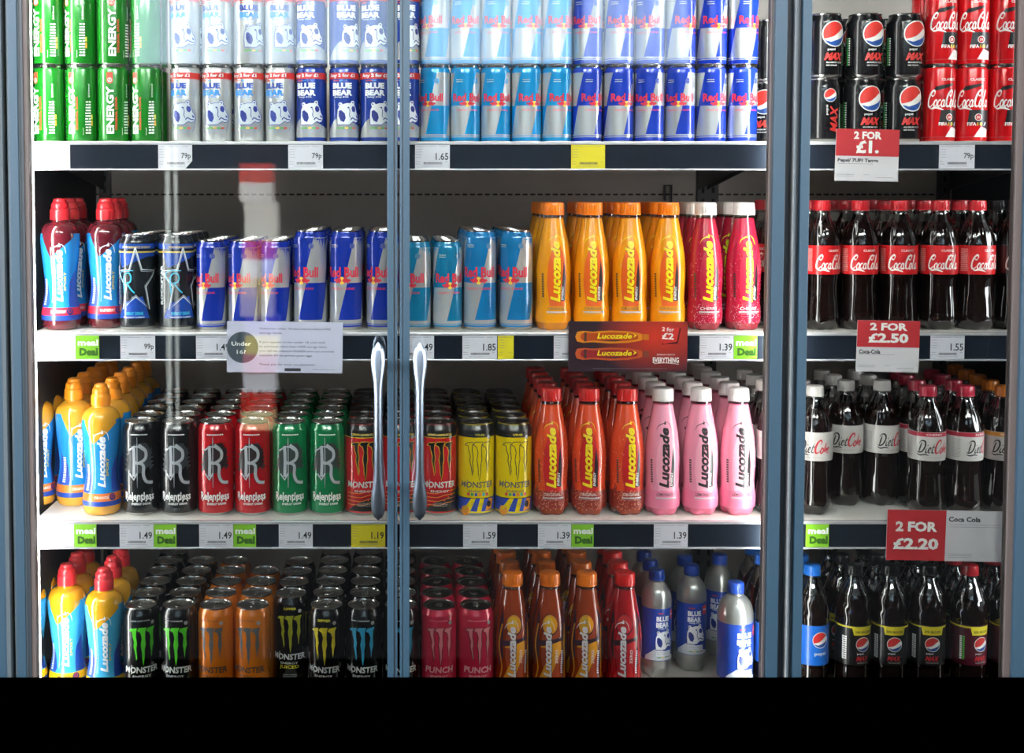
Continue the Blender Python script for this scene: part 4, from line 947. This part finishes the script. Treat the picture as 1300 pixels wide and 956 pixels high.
for i, (x, y) in enumerate(((-1.3, -1.1), (1.3, -1.1), (-1.3, -2.5), (1.3, -2.5))):  # unseen glowing ceiling panels, added for general fill
    c = link('ceiling_fill_panel', None, None, (x, y, RH)); tag(c, 'added unseen ceiling fill panel over the aisle, %s' % ('left of the refrigerator', 'right of the refrigerator', 'left and nearer the windows', 'right and nearer the windows')[i], 'fill panel', 'added ceiling fill panels')
    boxobj('light_frame', (-.42, .42, -.42, .42, -.03, -.001), frame_light, c); boxobj('diffuser', (-.38, .38, -.38, .38, -.036, -.029), mat('ceiling_fill_glow', (1, .97, .93), .5, emis=CEIL_FILL), c)
for i, x in enumerate((-1.25, .75)):
    c = link('added_fill_panel', None, None, (x, -2.75, 2.62)); c.rotation_euler = (math.radians(62), 0, 0)  # unseen lamp panel, added to light the shelf fronts
    tag(c, '%s added unseen fill panel aimed at the refrigerator' % ('left', 'right')[i], 'hanging light', 'added front fill panels')
    boxobj('light_housing', (-.82, .82, -.17, .17, 0, .05), frame_dark, c, .004); boxobj('diffuser', (-.8, .8, -.15, .15, -.004, 0), mat('front_fill_glow', (1, .99, .97), .5, emis=FRONT_FILL), c)
    for dx in (-.6, .6): boxobj('hanger_rod', (x+dx-.006, x+dx+.006, -2.80, -2.788, 2.66, RH), frame_dark, None) if False else None
# the display across the aisle that the door glass mirrors
def mx(px, yo): return (px-PX0)/FPX*(DCAM-.22-yo)
def mz(py, yo): return ZCAM-(py-245)/FPX*(DCAM-.22-yo)
yo = -4.6
sh_ = link('gondola_shelving', None, None, (0, yo, 0)); tag(sh_, 'dark freestanding shelving across the aisle', 'shelving')
boxobj('shelving_back', (-2.3, 3.4, -.62, -.58, 0, 1.62), mat('gondola_black', '060607', .9, spec=.1), sh_)
for z in (.12, .55, .98, 1.38): boxobj('shelving_board', (-2.3, 3.4, -.58, -.1, z-.02, z), mat('gondola_grey', '0C0C0E', .9, spec=.1), sh_)
for px, w in ((220, .022), (230, .014)):
    o = boxobj('white_post', (-w/2, w/2, -.01, .01, 0, mz(186, yo)), mat('post_white', 'E8EEE8', .5), None, 0, (mx(px, yo), yo+.15, 0)); tag(o, '%s white upright post across the aisle' % ('wider' if px == 220 else 'thinner'), 'post')
cols_ = [('D8382C', 'E8E4E0'), ('E8E2D8', 'F0EEE4'), ('D8382C', 'F0EEEA'), ('E2C890', 'C8B89A'), ('5A3A8A', 'E8D040'), ('B83A5A', 'E8E8F0'), ('D8382C', 'E8D8A0')]
z = 0
for i, (a, b) in enumerate(reversed(cols_)):
    bm = bmesh.new(); x = mx(330+(i % 3)*3, yo); w = .085; box(bm, -w, w, -.08, .08, 0, .10, 1, .004); box(bm, -w, w, -.08, .08, .1005, .2, 0, .004)
    o = link('carton', new_mesh('carton', bm, [mat('carton_'+a, a, .5), mat('carton_'+b, b, .5)], False), None, (x, yo+.1, z)); z += .2005
    tag(o, ['bottom', 'second lowest', 'third lowest', 'middle', 'third highest', 'second highest', 'topmost'][i] + ' carton of the stack across the aisle', 'carton', 'cartons stacked across the aisle')
print('objects', len(bpy.data.objects))
labs = {}
for o in bpy.data.objects:
    if 'label' in o:
        n = len(o['label'].split())
        if n > 16 or n < 4: print('WORDS', n, o['label'])
        labs.setdefault(o['label'], []).append(o.name)
for l, v in labs.items():
    if len(v) > 1: print('DUP', l, v)
